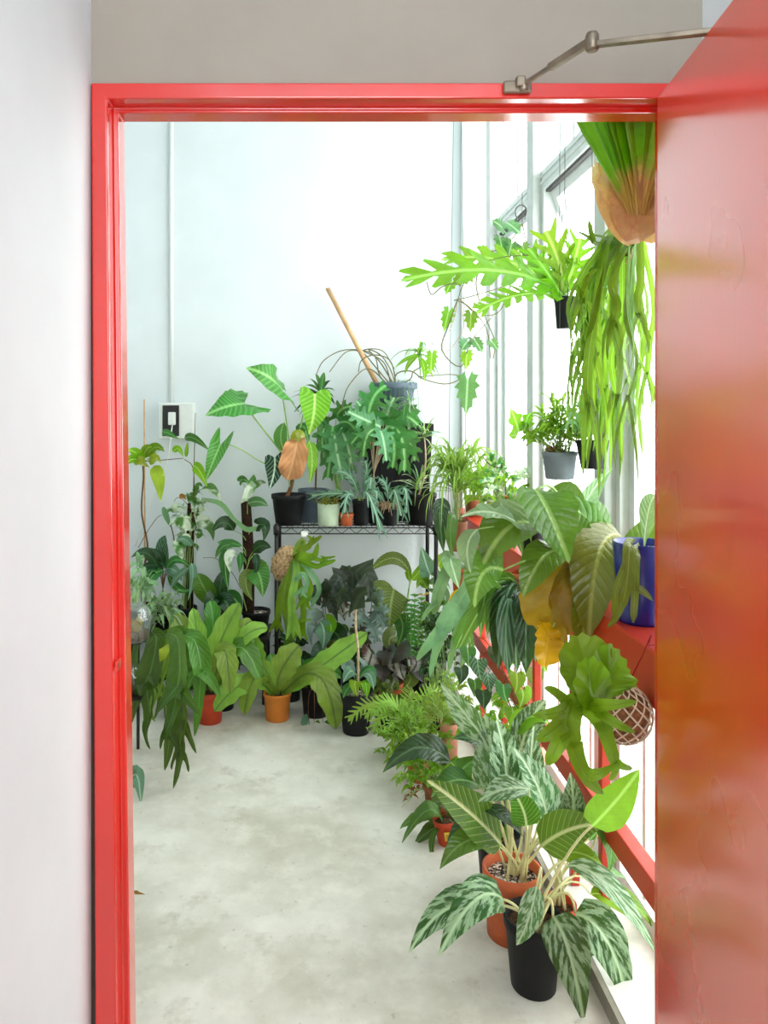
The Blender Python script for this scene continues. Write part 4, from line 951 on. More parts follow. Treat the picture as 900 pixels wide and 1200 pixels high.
for v_ in ([(605, 335, -.03), (604, 362, 0), (598, 395, 0)], [(600, 335, -.03), (612, 370, 0), (606, 400, 0), (620, 415, 0)], [(536, 355, -.1), (528, 385, -.1), (516, 398, -.1)], [(540, 356, -.1), (542, 388, -.08), (520, 415, -.08), (516, 400, -.08)], [(560, 345, -.05), (552, 380, -.05), (560, 430, -.05)], [(594, 330, -.03), (592, 350, 0), (596, 385, 0), (592, 405, 0)]):
    p.stem(v_, .0016, .0009, 'tanstem', 'aerial_root', 5, 16)
for (x, y, tx, ty, w, m_) in ((596, 262, 612, 276, 24, 'philpale'), (590, 268, 576, 258, 22, 'philpale'), (600, 285, 596, 305, 24, 'phil'), (612, 288, 618, 304, 18, 'phil'), (526, 365, 520, 390, 18, 'fresh'), (552, 368, 551, 390, 20, 'fresh'), (547, 414, 546, 434, 18, 'lime'), (506, 415, 505, 438, 16, 'lime'), (548, 446, 546, 488, 30, 'philpale'), (556, 398, 566, 415, 20, 'philpale'), (548, 400, 540, 412, 20, 'philpale'), (576, 400, 584, 412, 14, 'philpale'), (548, 320, 530, 336, 26, 'fresh'), (572, 296, 566, 320, 26, 'fresh'), (558, 300, 538, 308, 22, 'fresh'), (530, 330, 522, 346, 18, 'fresh'), (560, 356, 572, 366, 16, 'fresh'), (586, 280, 590, 300, 20, 'phil')):
    p.leaf('star', m_, w, [(x, y, -.05), ((x + tx) / 2, (y + ty) / 2 - 1, -.08), (tx, ty, -.08)], None, face=V((R.uniform(-.3, .3), -.95, .2)), fold=.12, wave=.08)
GRP[0] = 'pots on top of the wire rack'
# ================================================================== wire rack against the back wall
RX0, RX1, RY0, RY1 = (324 - CX) / F * 3.86, (511 - CX) / F * 3.86, 3.86, 4.16
RZ = EYE - (618.5 - CY) / F * 3.86
rk = thing('wire_rack', 'black wire shelving rack standing against the back wall', 'rack', ((RX0 + RX1) / 2, 4.01, 0))
for x in (RX0, RX1):
    for y in (RY0, RY1):
        mb = MB(); mb.tube([(x, y, 0), (x, y, RZ + .012)], .0105, .0105, 12); mb.lathe((x, y, 0), [(.014, 0), (.015, .012), (.011, .02)], 12); mb.lathe((x, y, RZ - .035), [(.0155, 0), (.0165, .045), (.0125, .048)], 12)
        mb.lathe((x, y, RZ + .01), [(.0115, 0), (.0115, .008), (.006, .012)], 12); mb.build('post', 'rack', rk)
for z in (RZ,):
    mb = MB()
    for y in (RY0, RY1):
        mb.tube([(RX0, y, z), (RX1, y, z)], .0032, .0032, 6); mb.tube([(RX0, y, z - .03), (RX1, y, z - .03)], .0032, .0032, 6)
        n = 22; mb.tube([(lerp(RX0, RX1, i / n), y, z - (.03 if i % 2 else 0)) for i in range(n + 1)], .0022, .0022, 5)
    for x in (RX0, RX1):
        mb.tube([(x, RY0, z), (x, RY1, z)], .0032, .0032, 6); mb.tube([(x, RY0, z - .03), (x, RY1, z - .03)], .0032, .0032, 6)
        n = 8; mb.tube([(x, lerp(RY0, RY1, i / n), z - (.03 if i % 2 else 0)) for i in range(n + 1)], .0022, .0022, 5)
    n = 30
    for i in range(1, n): mb.tube([(lerp(RX0, RX1, i / n), RY0, z + .002), (lerp(RX0, RX1, i / n), RY1, z + .002)], .0018, .0018, 5)
    for q in (.33, .66): mb.tube([(RX0, lerp(RY0, RY1, q), z - .002), (RX1, lerp(RY0, RY1, q), z - .002)], .0026, .0026, 5)
    mb.build('wire_shelf', 'rack', rk)
mb = MB(); a = W(353, 622.5, 3.852); b = W(361, 628.5, 3.852); mb.box((a.x, 3.848, b.z), (b.x, 3.853, a.z)); o = mb.build('shelf_tag', 'label_white', rk, None, False); o['label'] = 'small white tag clipped to the shelf edge'
SZ = RZ + .005
def onrack(name, label, x, Y, h, rt, rb, mat, kind='nursery', soil='soil', top=None):
    q = Plant(name, label, x, 480 + (EYE - (top or SZ)) * F / Y, Y)
    if h: q.pot(h, rt, rb, mat, kind, soil)
    return q
# T1 alocasia
p = onrack('potted_alocasia', 'tall arrow-leaved plant with one dried orange leaf at the rack left end', 338, 3.95, .155, .088, .066, 'black_pot')
p.stem([None, (341, 570, 0), (345, 545, 0), (344, 525, 0)], .012, .007, 'brownstem')
S0 = (343, 548, 0)
p.leaf('arrow', 'alo', 52, [(286, 473, -.12), (264, 477, -.18), (240, 487, -.16)], [S0, (322, 520, -.05), (300, 492, -.1)], 'stalk', .004, V((-.1, -.75, .65)), .12, .06, cols=3)
p.leaf('arrow', 'alo', 50, [(330, 456, -.05), (312, 440, -.14), (288, 431, -.14)], [S0, (338, 510, -.02), (332, 470, -.05)], 'stalk', .004, V((-.2, -.8, .55)), .12, .06, cols=3)
p.leaf('heart', 'alolime', 38, [(369, 462, -.04), (368, 485, -.1), (362, 510, -.08)], [S0, (352, 500, 0), (362, 466, 0)], 'stalk', .004, V((.1, -.95, .2)), .12, .08, cols=3)
p.leaf('arrow', 'alo', 22, [(258, 522, -.15), (249, 543, -.2), (241, 564, -.18)], [S0, (315, 546, -.05), (285, 528, -.1), (268, 521, -.14)], 'stalk', .003, V((.1, -.95, .1)), .5, .0, cols=3)
p.leaf('heart', 'velvet', 24, [(322, 537, -.06), (321, 555, -.1), (315, 575, -.1)], [(340, 575, 0), (334, 545, -.04)], 'stalk', .003, V((-.2, -.95, .2)), .1, .05, cols=3)
p.leaf('ellip', 'alo', 17, [(333, 495, -.02), (329, 512, -.06), (334, 530, -.06)], [S0], 'stalk', .003, V((-.2, -.95, .2)))
p.leaf('strap', 'wilt', 30, [(349, 512, -.06), (345, 535, -.12), (337, 563, -.1)], [S0, (350, 522, -.04)], 'stalk', .003, V((.1, -.98, .1)), .35, .35, cols=5, freq=2.6, label='dried crumpled orange leaf')
p.leaf('lance', 'lemon', 14, [(342, 518, -.06), (350, 510, -.1), (358, 512, -.1)], [S0], 'stalk', .002, DN, .2, .2)
p.leaf('ovate', 'alolime', 15, [(362, 517, -.02), (366, 540, -.06), (362, 568, -.05)], [S0, (356, 525, 0)], 'stalk', .003, V((.4, -.9, .1)), .2, .1)
p.leaf('ovate', 'phil', 18, [(352, 508, .02), (356, 500, .02), (362, 520, 0)], [S0], 'stalk', .003, UPF)
# T2 grey pot behind
p = onrack('potted_umbrella_plant', 'blue-grey pot with a slim stem of dark narrow leaves behind the dried orange leaf', 367, 4.06, .17, .08, .066, 'bluegrey_pot')
p.stem([None, (372, 520, 0), (376, 462, 0)], .005, .0035, 'brownstem')
for (tx, ty, w, m_) in ((362, 444, 8, 'phil'), (392, 458, 8, 'phil'), (343, 460, 8, 'deep'), (338, 468, 8, 'deep'), (344, 484, 8, 'deep'), (350, 488, 8, 'deep'), (391, 466, 8, 'phil'), (380, 436, 7, 'phil'), (370, 438, 7, 'phil'), (388, 446, 8, 'deep'), (357, 452, 8, 'phil'), (393, 475, 7, 'deep'), (352, 470, 8, 'deep'), (384, 484, 8, 'deep')):
    p.leaf('lance', m_, w, [(376, 462, p.rnd.uniform(-.03, .03)), ((376 + tx) / 2, (462 + ty) / 2 - 4, 0), (tx, ty, p.rnd.uniform(-.1, .1))], None, face=UPF)
# T5 deep-lobed philodendron
p = onrack('potted_philodendron', 'deep-lobed hanging leaves in the black pot between blue-grey pot and the crate', 398, 4.05, .14, .055, .045, 'black_pot')
for (bx_, by_, mx, my, tx, ty, w, d) in ((390, 500, 388, 525, 384, 560, 36, -.1), (400, 505, 408, 525, 412, 552, 36, -.12), (385, 500, 378, 510, 380, 538, 30, -.08), (398, 495, 412, 498, 420, 518, 32, -.08), (394, 490, 400, 480, 412, 476, 28, -.04), (392, 510, 396, 535, 402, 562, 34, -.14), (384, 495, 376, 492, 378, 500, 26, -.02), (404, 500, 420, 512, 424, 535, 28, -.06)):
    p.leaf('selloum', 'philpale' if d < -.11 else 'phil', w, [(bx_, by_, d * .6), (mx, my, d), (tx, ty, d)], [None, (lerp(bx_, 391, .5), 540, d * .3)], 'stalk', .0026, V((R.uniform(-.3, .3), -.9, .35)), .2, .06)
# T3 small pale pot, T4 tiny terracotta
p = onrack('small_potted_plant', 'small pale green pot with grassy tufts on the rack shelf', 385, 3.915, .112, .058, .052, 'palegreen_pot', 'plain')
for k in range(44):
    a = p.rnd.uniform(0, 2 * PI); e = p.rnd.uniform(.1, 1.3); L = p.rnd.uniform(.05, .1); b = p.base(.8)
    t_ = b + V((math.cos(a) * math.cos(e), math.sin(a) * math.cos(e), math.sin(e) * .8)) * L
    p.leaf('grass', 'grassy' if k % 3 else 'dry', .008, [b, (b + t_) / 2 + V((0, 0, .02)), t_], None, face=UPF, abs_=True)
p = onrack('small_potted_plant', 'tiny terracotta pot on the rack shelf beside the pale green pot', 406, 3.905, .062, .037, .029, 'terracotta', 'clay')
p.stem([None, (406, 596, 0), (405, 584, 0)], .003, .002, 'brownstem')
for (tx, ty) in ((398, 580), (412, 578), (404, 574), (409, 588), (399, 590)): p.leaf('lance', 'deep', 8, [(405, 588, 0), ((405 + tx) / 2, (588 + ty) / 2 - 2, -.02), (tx, ty, -.03)], None, face=UPF)
# T6 / T7 black pots with glaucous leaves
p = onrack('small_potted_fern', 'grey-green jagged leaves in the black pot right of the tiny terracotta pot', 423, 3.92, .13, .045, .037, 'black_pot')
for (bx_, by_, mx, my, tx, ty, w, d) in ((426, 582, 430, 555, 428, 540, 14, -.02), (428, 582, 434, 560, 434, 572, 16, -.06), (420, 582, 412, 560, 396, 552, 13, -.04), (424, 584, 432, 580, 446, 620, 15, -.1), (418, 584, 408, 580, 404, 600, 14, -.08), (416, 582, 394, 578, 366, 581, 12, -.06), (426, 580, 440, 575, 440, 590, 12, -.08), (420, 580, 415, 565, 404, 540, 12, 0)):
    p.leaf('jag', 'glauc', w, [(bx_, by_, 0), (mx, my, d), (tx, ty, d)], [None], 'stalk', .0016, V((R.uniform(-.3, .3), -.8, .5)), .15, .05)
p = onrack('small_potted_fern', 'black pot topped by a mound of pale tangled roots on the rack', 457, 3.92, .1, .045, .038, 'black_pot', 'nursery', 'soil')
mb = MB()
for k in range(60):
    a = p.rnd.uniform(0, 2 * PI); r = .048 * math.sqrt(p.rnd.random()); b = p.top + V((r * math.cos(a), r * math.sin(a), -.004)); a2 = a + p.rnd.uniform(-1, 1)
    mb.tube(sm([b, b + V((math.cos(a2) * .014, math.sin(a2) * .014, p.rnd.uniform(.02, .042))), b + V((math.cos(a2) * .036, math.sin(a2) * .036, p.rnd.uniform(-.03, .016)))], 6), .0021, .0014, 5)
p.build(mb, 'aerial_roots', 'roots')
for (bx_, by_, mx, my, tx, ty, w, d) in ((458, 590, 462, 575, 470, 603, 18, -.08), (455, 588, 452, 568, 444, 562, 13, -.03), (460, 588, 474, 572, 476, 600, 14, -.05), (452, 590, 440, 574, 432, 572, 11, -.03)):
    p.leaf('jag', 'glauc', w, [(bx_, by_, 0), (mx, my, d), (tx, ty, d)], [None], 'stalk', .0016, V((R.uniform(-.3, .3), -.8, .5)), .15, .05)
# selloum
p = onrack('potted_philodendron', 'large leafy philodendron with big deeply lobed leaves spreading before the black crate', 440, 3.985, .1, .05, .042, 'black_pot')
for (bx_, by_, mx, my, tx, ty, w, d, m_) in ((432, 500, 436, 470, 452, 452, 44, -.1, 'phil'), (446, 500, 424, 490, 408, 482, 34, -.12, 'philpale'), (452, 500, 470, 512, 474, 552, 44, -.14, 'phil'), (446, 505, 450, 518, 453, 540, 30, -.2, 'philpale'), (438, 506, 424, 508, 412, 520, 28, -.16, 'phil'), (460, 498, 474, 488, 490, 498, 34, -.1, 'phil'), (450, 496, 456, 480, 462, 466, 34, -.06, 'philpale'), (440, 503, 430, 512, 426, 535, 30, -.18, 'phil'), (456, 506, 462, 522, 460, 548, 36, -.18, 'phil'), (436, 498, 424, 478, 418, 470, 30, -.04, 'philpale'), (462, 510, 480, 520, 486, 540, 32, -.1, 'phil')):
    p.leaf('selloum', m_, w, [(bx_, by_, d * .7), (mx, my, d), (tx, ty, d)], [None, (438, 555, d * .2)], 'tanstem', .0028, V((R.uniform(-.25, .25), -.9, .4)), .18, .06, cols=3)
# T8 big black pot at the right end
p = onrack('potted_pandan', 'two-tiered tuft of narrow arching leaves in the large black pot at the rack right end', 492, 3.955, .16, .086, .066, 'black_pot')
p.stem([None, (498, 550, -.02), (497, 512, -.02)], .006, .004, 'tanstem')
def tuft(q, c, n, L0, L1, w, mats, e0=-.1, e1=1.2, droop=.25, shape='grass'):
    for k in range(n):
        a = q.rnd.uniform(0, 2 * PI); e = q.rnd.uniform(e0, e1); L = q.rnd.uniform(L0, L1); b = q.w(c) + V((q.rnd.uniform(-.008, .008), q.rnd.uniform(-.008, .008), q.rnd.uniform(-.02, .01)))
        o_ = V((math.cos(a) * math.cos(e), math.sin(a) * math.cos(e), math.sin(e))) * L
        q.leaf(shape, mats[k % len(mats)], w * q.rnd.uniform(.8, 1.2), [b, b + o_ * .55, b + o_ - V((0, 0, L * droop))], None, face=UPF, fold=.3, abs_=True)
tuft(p, (497, 510, -.02), 30, .09, .16, .011, ['spider', 'philpale', 'fresh'], -.2, 1.3)
tuft(p, (491, 570, -.02), 32, .1, .19, .012, ['spider', 'philpale', 'spider'], 0, 1.3)
# T9 black crate
ct = thing('black_planter', 'large square black planter standing at the back of the rack', 'planter', (W(466, 0, 4.08).x, 4.115, SZ))
cz = ct.location; mb = MB(); w0, w1, hh = .158, .178, .515
def sq(r, z, d=.07): return [(cz.x - r, cz.y - d, z), (cz.x + r, cz.y - d, z), (cz.x + r, cz.y + d, z), (cz.x - r, cz.y + d, z)]
rings = [sq(w0, SZ), sq(w1, SZ + hh - .04), sq(w1 + .008, SZ + hh - .04, .076), sq(w1 + .008, SZ + hh, .076), sq(w1 - .006, SZ + hh, .066), sq(w1 - .008, SZ + hh - .05, .062)]
vs = [q for r in rings for q in r]; fs = [(0, 3, 2, 1)] + [(i * 4 + j, i * 4 + (j + 1) % 4, i * 4 + 4 + (j + 1) % 4, i * 4 + 4 + j) for i in range(5) for j in range(4)] + [(20, 21, 22, 23)]
mb.add(vs, fs); o = mb.build('body', 'black_pot', ct, None, False); bevel(o, .006)
for x in (-.09, 0, .09):
    mb = MB(); mb.box((cz.x + x - .006, cz.y - .076, SZ + .03), (cz.x + x + .006, cz.y - .066, SZ + hh - .05)); mb.build('rib', 'black_pot', ct, None, False)
# T10 blue-grey pot on the crate, with cane and vines
ZP = SZ + hh
p = onrack('potted_hoya', 'blue-grey pot on the black planter holding a leaning cane and curling bare vines', 462, 4.068, .215, .122, .06, 'bluegrey_pot', 'nursery', 'soil', ZP)
for o_ in [c for c in COL.objects if c.parent == p.o]: pass
mb = MB(); mb.tube([p.w((448, 462, 0)), p.w((384, 338, .0))], .0135, .0125, 14); mb.lathe(p.w((384, 338, 0)), [(.0125, -.002), (.011, .001)], 14); p.build(mb, 'cane', 'bamboo')
for v_ in ([None, (445, 440, 0), (437, 415, 0), (405, 410, 0), (380, 422, 0), (370, 440, 0)], [None, (440, 430, 0), (424, 413, 0), (405, 413, -.02), (386, 436, -.02)], [None, (432, 432, -.05), (410, 450, -.08), (402, 470, -.08), (401, 482, -.08)], [None, (446, 425, 0), (432, 410, .0), (448, 418, -.05), (462, 445, -.08), (464, 478, -.08), (460, 495, -.08)], [None, (450, 425, -.03), (426, 411, -.05), (448, 411, -.06), (462, 432, -.06)], [None, (465, 438, -.02), (482, 435, -.02), (496, 444, -.02), (520, 450, -.02), (536, 446, -.02), (537, 440, -.02), (520, 439, -.02), (490, 442, -.02)], [None, (480, 445, 0), (484, 436, 0), (493, 430, 0), (496, 424, 0)], [None, (458, 424, -.02), (440, 416, -.04), (424, 422, -.03), (420, 436, -.03)]):
    p.stem(v_, .0036, .0026, 'vine', 'vine', 6, 30)
tuft(p, (491, 414, 0), 16, .08, .2, .014, ['fresh', 'lime', 'philpale'], -.6, 1.0, .45)
for (pts, w, m_) in (([(506, 414, 0), (505, 424, -.03), (503, 438, -.03)], 14, 'lime'), ([(490, 418, 0), (497, 430, -.03), (497, 448, -.03)], 8, 'lime'), ([(490, 418, 0), (480, 425, -.03), (474, 440, -.03)], 6, 'fresh'), ([(498, 416, 0), (478, 420, -.02), (462, 432, -.02)], 5, 'fresh')):
    p.leaf('jag' if w == 14 else 'lance', m_, w, pts, None, face=DN)
tuft(p, (478, 470, -.12), 34, .06, .14, .007, ['spider', 'palevar', 'philpale'], -.9, .9, .5)
for k in range(8): p.stem([None, (lerp(455, 485, k / 7), 448, -.1), (lerp(450, 490, k / 7), 480 + p.rnd.uniform(-10, 14), -.13)], .0016, .001, 'philpale', 'trailing_stem', 5)
p.leaf('star', 'philpale', 24, [(480, 480, -.12), (481, 492, -.15), (478, 508, -.15)], None, face=DN)
GRP[0] = 'pots on the bench and floor at the back left'
# ================================================================== plants on the left and under the rack
bn = thing('plant_bench', 'low black bench against the back wall under the left-hand pots', 'bench', (-.61, 4.05, 0))
BZ = .34
part('bench_top', 'rack', bn, (-1.02, 3.89, BZ - .02), (-.235, 4.17, BZ), .003)
for x in (-1.0, -.26):
    for y in (3.91, 4.15): part('leg', 'rack', bn, (x - .012, y - .012, 0), (x + .012, y + .012, BZ - .02), .002)
def at(name, label, x, Y, z, h, rt, rb, mat, kind='nursery', soil='soil'):
    q = Plant(name, label, x, 480 + (EYE - z) * F / Y, Y)
    if h: q.pot(h, rt, rb, mat, kind, soil)
    return q
# L1 staked climber
p = at('staked_climber', 'thin yellow-green climber tied to a tall tan stake at the far left', 167, 4.03, BZ, .14, .05, .042, 'black_pot')
mb = MB(); mb.tube([p.w((170, 712, 0)), p.w((169, 468, 0))], .0045, .004, 8); p.build(mb, 'stake', 'bamboo')
p.stem([None, (168, 670, -.02), (173, 640, -.02), (166, 600, -.02), (168, 560, -.02), (167, 538, -.02)], .006, .004, 'brownstem', k=24)
p.stem([(167, 542, -.02), (176, 536, -.04), (192, 524, -.04)], .0024, .002, 'stalk'); p.stem([(150, 542, -.03), (180, 540, -.04), (215, 537, -.04)], .0026, .002, 'brownstem')
p.stem([(162, 642, -.02), (180, 612, -.04), (190, 604, -.04)], .002, .0016, 'brownstem'); p.stem([(192, 596, -.04), (200, 615, -.04), (205, 638, -.04)], .003, .003, 'brownstem')
p.leaf('ellip', 'stagblue', 7, [(191, 594, -.04), (194, 602, -.05), (200, 618, -.05)], None)
for (pts, w, m_) in (([(168, 540, -.03), (158, 530, -.08), (150, 528, -.1)], 13, 'lime'), ([(168, 537, -.03), (172, 526, -.06), (178, 524, -.08)], 12, 'lime'), ([(172, 536, -.03), (182, 524, -.06), (193, 530, -.08)], 12, 'fresh'), ([(168, 542, -.03), (156, 538, -.08), (148, 545, -.1)], 14, 'lime'), ([(170, 542, -.04), (164, 540, -.1), (176, 548, -.12)], 12, 'lemon'), ([(180, 546, -.04), (186, 562, -.08), (188, 588, -.08)], 16, 'lemon'), ([(176, 545, -.04), (182, 536, -.08), (189, 544, -.08)], 10, 'lemon'), ([(190, 506, -.04), (198, 508, -.07), (210, 515, -.07)], 8, 'phil'), ([(216, 514, -.04), (228, 514, -.08), (246, 529, -.08)], 10, 'phil'), ([(203, 530, -.04), (209, 526, -.06), (215, 536, -.06)], 8, 'lime'), ([(218, 536, -.04), (219, 526, -.05), (220, 518, -.05)], 5, 'lime')):
    p.leaf('ovate', m_, w, pts, None, face=DN, fold=.15, wave=.1)
p.stem([(190, 506, -.04), (200, 512, -.05), (218, 514, -.05)], .0016, .0014, 'stalk')
# L2 moss pole with variegated leaves
p = at('moss_pole_plant', 'cream-splashed climbing plant on a slim moss pole left of the bench centre', 219, 4.02, BZ, .13, .055, .045, 'black_pot')
mb = MB(); mb.tube([p.w((221, 712, 0)), p.w((224, 590, 0))], .022, .019, 12); p.build(mb, 'moss_pole', 'moss')
mb = MB(); mb.tube([p.w((226, 600, 0)), p.w((229, 484, 0))], .0026, .002, 6); p.build(mb, 'stake', 'brownstem')
p.stem([(222, 640, -.03), (227, 580, -.03), (226, 548, -.03), (216, 538, -.04)], .003, .002, 'brownstem')
p.leaf('ovate', 'lime', 13, [(226, 546, -.04), (234, 552, -.07), (243, 572, -.07)], None, face=DN)
p.spray('ovate', 'varieg', 100, (221, 608, -.02), (20, 38, .9), .06, .45, 20, down=.4)
for (pts, w) in (([(222, 622, -.06), (212, 610, -.1), (203, 616, -.1)], 12), ([(220, 636, -.06), (210, 640, -.1), (214, 656, -.1)], 16), ([(225, 640, -.06), (216, 632, -.1), (206, 634, -.1)], 10), ([(228, 610, -.05), (244, 614, -.08), (250, 634, -.08)], 14), ([(224, 660, -.05), (226, 676, -.08), (220, 704, -.08)], 9), ([(222, 665, -.05), (208, 676, -.08), (200, 690, -.08)], 8), ([(225, 668, -.05), (230, 680, -.08), (232, 700, -.08)], 8)):
    p.leaf('ovate', 'varieg' if w > 10 else 'glauc', w, pts, None, face=DN)
p.leaf('ovate', 'varieg', 18, [(232, 578, -.04), (246, 572, -.09), (262, 592, -.08)], None, face=UPF)
p.stem([(226, 600, -.02), (212, 584, -.03), (204, 588, -.03)], .0018, .0012, 'brownstem'); p.leaf('ovate', 'dry', 7, [(210, 583, -.03), (214, 582, -.04), (218, 586, -.04)], None)
# L4 dark totem pole
p = at('moss_pole_plant', 'philodendron with a pale twisted stem on a thick dark pole in a ribbed black pot', 300, 3.97, BZ, .125, .075, .058, 'black_pot', 'nursery', 'pebbles')
mb = MB(); pp = [p.w((x, y, 0)) for x, y in ((291, 722), (292, 670), (290, 620), (288, 588))]; mb.tube(pp, .03, .026, 14); po = p.build(mb, 'coir_pole', 'moss')
p.antler('palevar', [([4, 6, 5, 4], (236, 585, -.06), (258, 590, -.08), (272, 606, -.08), (282, 616, -.06)), ([5, 6, 6, 4], (278, 612, -.07), (288, 620, -.08), (296, 620, -.08), (300, 618, -.06))], V((0, -.9, .4)), 'fasciated_stem')
for (pts, w, m_, sh) in (([(281, 564, -.03), (286, 562, -.06), (293, 568, -.06)], 10, 'phil', 'heart'), ([(296, 572, -.03), (304, 566, -.06), (312, 566, -.06)], 8, 'varieg', 'ovate'), ([(298, 556, -.03), (292, 575, -.06), (282, 590, -.06)], 12, 'varieg', 'lance'), ([(290, 590, -.04), (304, 588, -.08), (314, 594, -.08)], 12, 'philpale', 'ovate'), ([(303, 615, -.04), (311, 618, -.08), (308, 636, -.08)], 16, 'deep', 'heart'), ([(274, 622, -.04), (262, 612, -.08), (248, 624, -.08)], 16, 'deep', 'ovate'), ([(300, 667, -.06), (306, 680, -.12), (308, 700, -.12)], 28, 'alo', 'heart'), ([(296, 672, -.05), (288, 682, -.1), (296, 704, -.1)], 18, 'quiltolive', 'ovate'), ([(296, 648, -.04), (306, 640, -.08), (318, 642, -.1)], 15, 'deep', 'lance'), ([(278, 650, -.04), (268, 652, -.08), (271, 674, -.08)], 11, 'varieg', 'lance'), ([(280, 648, -.04), (282, 656, -.08), (280, 672, -.08)], 9, 'phil', 'lance'), ([(276, 640, -.04), (262, 640, -.08), (252, 655, -.08)], 10, 'phil', 'lance'), ([(270, 648, -.03), (264, 660, -.06), (268, 692, -.06)], 16, 'phil', 'ovate'), ([(284, 640, -.03), (268, 636, -.06), (254, 636, -.06)], 9, 'phil', 'lance'), ([(298, 650, -.05), (301, 660, -.08), (298, 676, -.08)], 10, 'deep', 'ovate')):
    p.leaf(sh, m_, w, pts, [(290, min(pts[0][1] + 16, 700), -.02)], 'stalk', .002, DN, .15, .06)
p.stem([(282, 690, -.03), (262, 660, -.05), (238, 654, -.05)], .002, .0014, 'vine'); p.stem([(290, 720, -.02), (284, 690, -.06), (291, 660, -.06), (296, 652, -.05)], .003, .002, 'stalk')
# L5 banded and dark leaves
p = at('potted_foliage', 'dark plant with a silver banded leaf at the foot of the tall tan stake', 191, 4.06, BZ, .12, .05, .04, 'black_pot')
for (pts, w, m_, sh) in (([(196, 668, -.04), (190, 645, -.07), (194, 627, -.06)], 15, 'banded', 'ellip'), ([(186, 668, -.04), (172, 648, -.08), (153, 654, -.08)], 14, 'deep', 'lance'), ([(188, 672, -.04), (176, 668, -.08), (164, 680, -.08)], 14, 'deep', 'ovate'), ([(192, 668, -.04), (178, 676, -.1), (171, 696, -.1)], 15, 'phil', 'lance'), ([(194, 668, -.04), (206, 656, -.08), (222, 664, -.08)], 11, 'phil', 'lance'), ([(194, 668, -.04), (204, 668, -.1), (214, 682, -.1)], 11, 'glauc', 'lance'), ([(190, 664, -.04), (188, 652, -.08), (176, 642, -.08)], 10, 'deep', 'lance'), ([(194, 670, -.04), (206, 674, -.1), (200, 690, -.1)], 10, 'glauc', 'lance'), ([(190, 670, -.02), (180, 662, -.06), (160, 668, -.06)], 12, 'deep', 'lance'), ([(196, 672, -.04), (210, 690, -.1), (224, 690, -.1)], 10, 'phil', 'lance')):
    p.leaf(sh, m_, w, pts, [None, (191, 690, 0)], 'brownstem', .0024, V((-.1, -.8, .6)), .15, .05)
# wide dark strap leaf and filler behind the fern
p = at('potted_foliage', 'broad dark green upright leaf plant on the bench between the two poles', 254, 4.0, BZ, .12, .065, .05, 'black_pot')
for (pts, w, m_) in (([(252, 712, 0), (240, 690, -.06), (231, 672, -.05)], 25, 'nestdark'), ([(256, 712, 0), (258, 690, -.05), (262, 668, -.03)], 18, 'deep'), ([(258, 712, 0), (272, 700, -.06), (282, 716, -.08)], 18, 'phil'), ([(250, 714, 0), (250, 700, -.1), (240, 726, -.12)], 18, 'deep'), ([(256, 714, 0), (264, 704, -.1), (270, 726, -.12)], 20, 'deep')):
    p.leaf('ellip', m_, w, pts, [None], 'stalk', .003, DN, .2, .05, cols=3)
# L7 clear domes on a small stand, and L8 the hanging lobed fern
st = thing('plant_stand', 'two-tier black wire stand mostly hidden behind the left door jamb', 'stand', (-.86, 3.28, 0))
for z in (.31, .54): part('tier', 'rack', st, (-.98, 3.16, z - .008), (-.72, 3.40, z), .002)
for x in (-.975, -.785):
    for y in (3.165, 3.395): part('leg', 'rack', st, (x - .006, y - .006, 0), (x + .006, y + .006, .54), .001)
def dome(label, x, Y, z, r, h, fill):
    c = V((W(x, 0, Y).x, Y, z)); d = thing('clear_cup', label, 'plastic cup', c)
    mb = MB(); mb.lathe(c, [(r * .86, 0), (r * .88, .004), (r, h * .55), (r * 1.05, h * .56), (r * 1.05, h * .62), (r, h * .63), (r * .9, h * .82), (r * .6, h * .96), (r * .2, h), (.001, h)], 28); mb.build('cup', 'clear', d)
    mb = MB(); mb.lathe(c + V((0, 0, .004)), [(r * .82, 0), (r * .86, h * .2), (.002, h * .24)], 20); mb.build('moss_bed', 'soil', d)
    if fill:
        mb = MB(); rr = random.Random(3)
        for k in range(16):
            b = c + V((rr.uniform(-.4, .4) * r, rr.uniform(-.4, .4) * r, h * .2)); q_ = b + V((rr.uniform(-.45, .45) * r, rr.uniform(-.45, .45) * r, rr.uniform(.1, .45) * h)); blade(mb, [b, (b + q_) / 2 + V((0, 0, .01)), q_], .012, 'ovate', DN, rnd=rr)
        mb.build('foliage', 'mustard', d)
    return d
dome('clear plastic cup with a young plant on the upper tier, beside the door jamb', 157, 3.205, .54, .07, .155, True)
dome('low clear plastic dome on the lower tier, half hidden behind the door jamb', 150, 3.24, .31, .062, .125, False)
p = at('hanging_fern', 'dark fern with long jagged fronds drooping low over the left floor', 160, 3.34, .54, .1, .045, .038, 'black_pot')
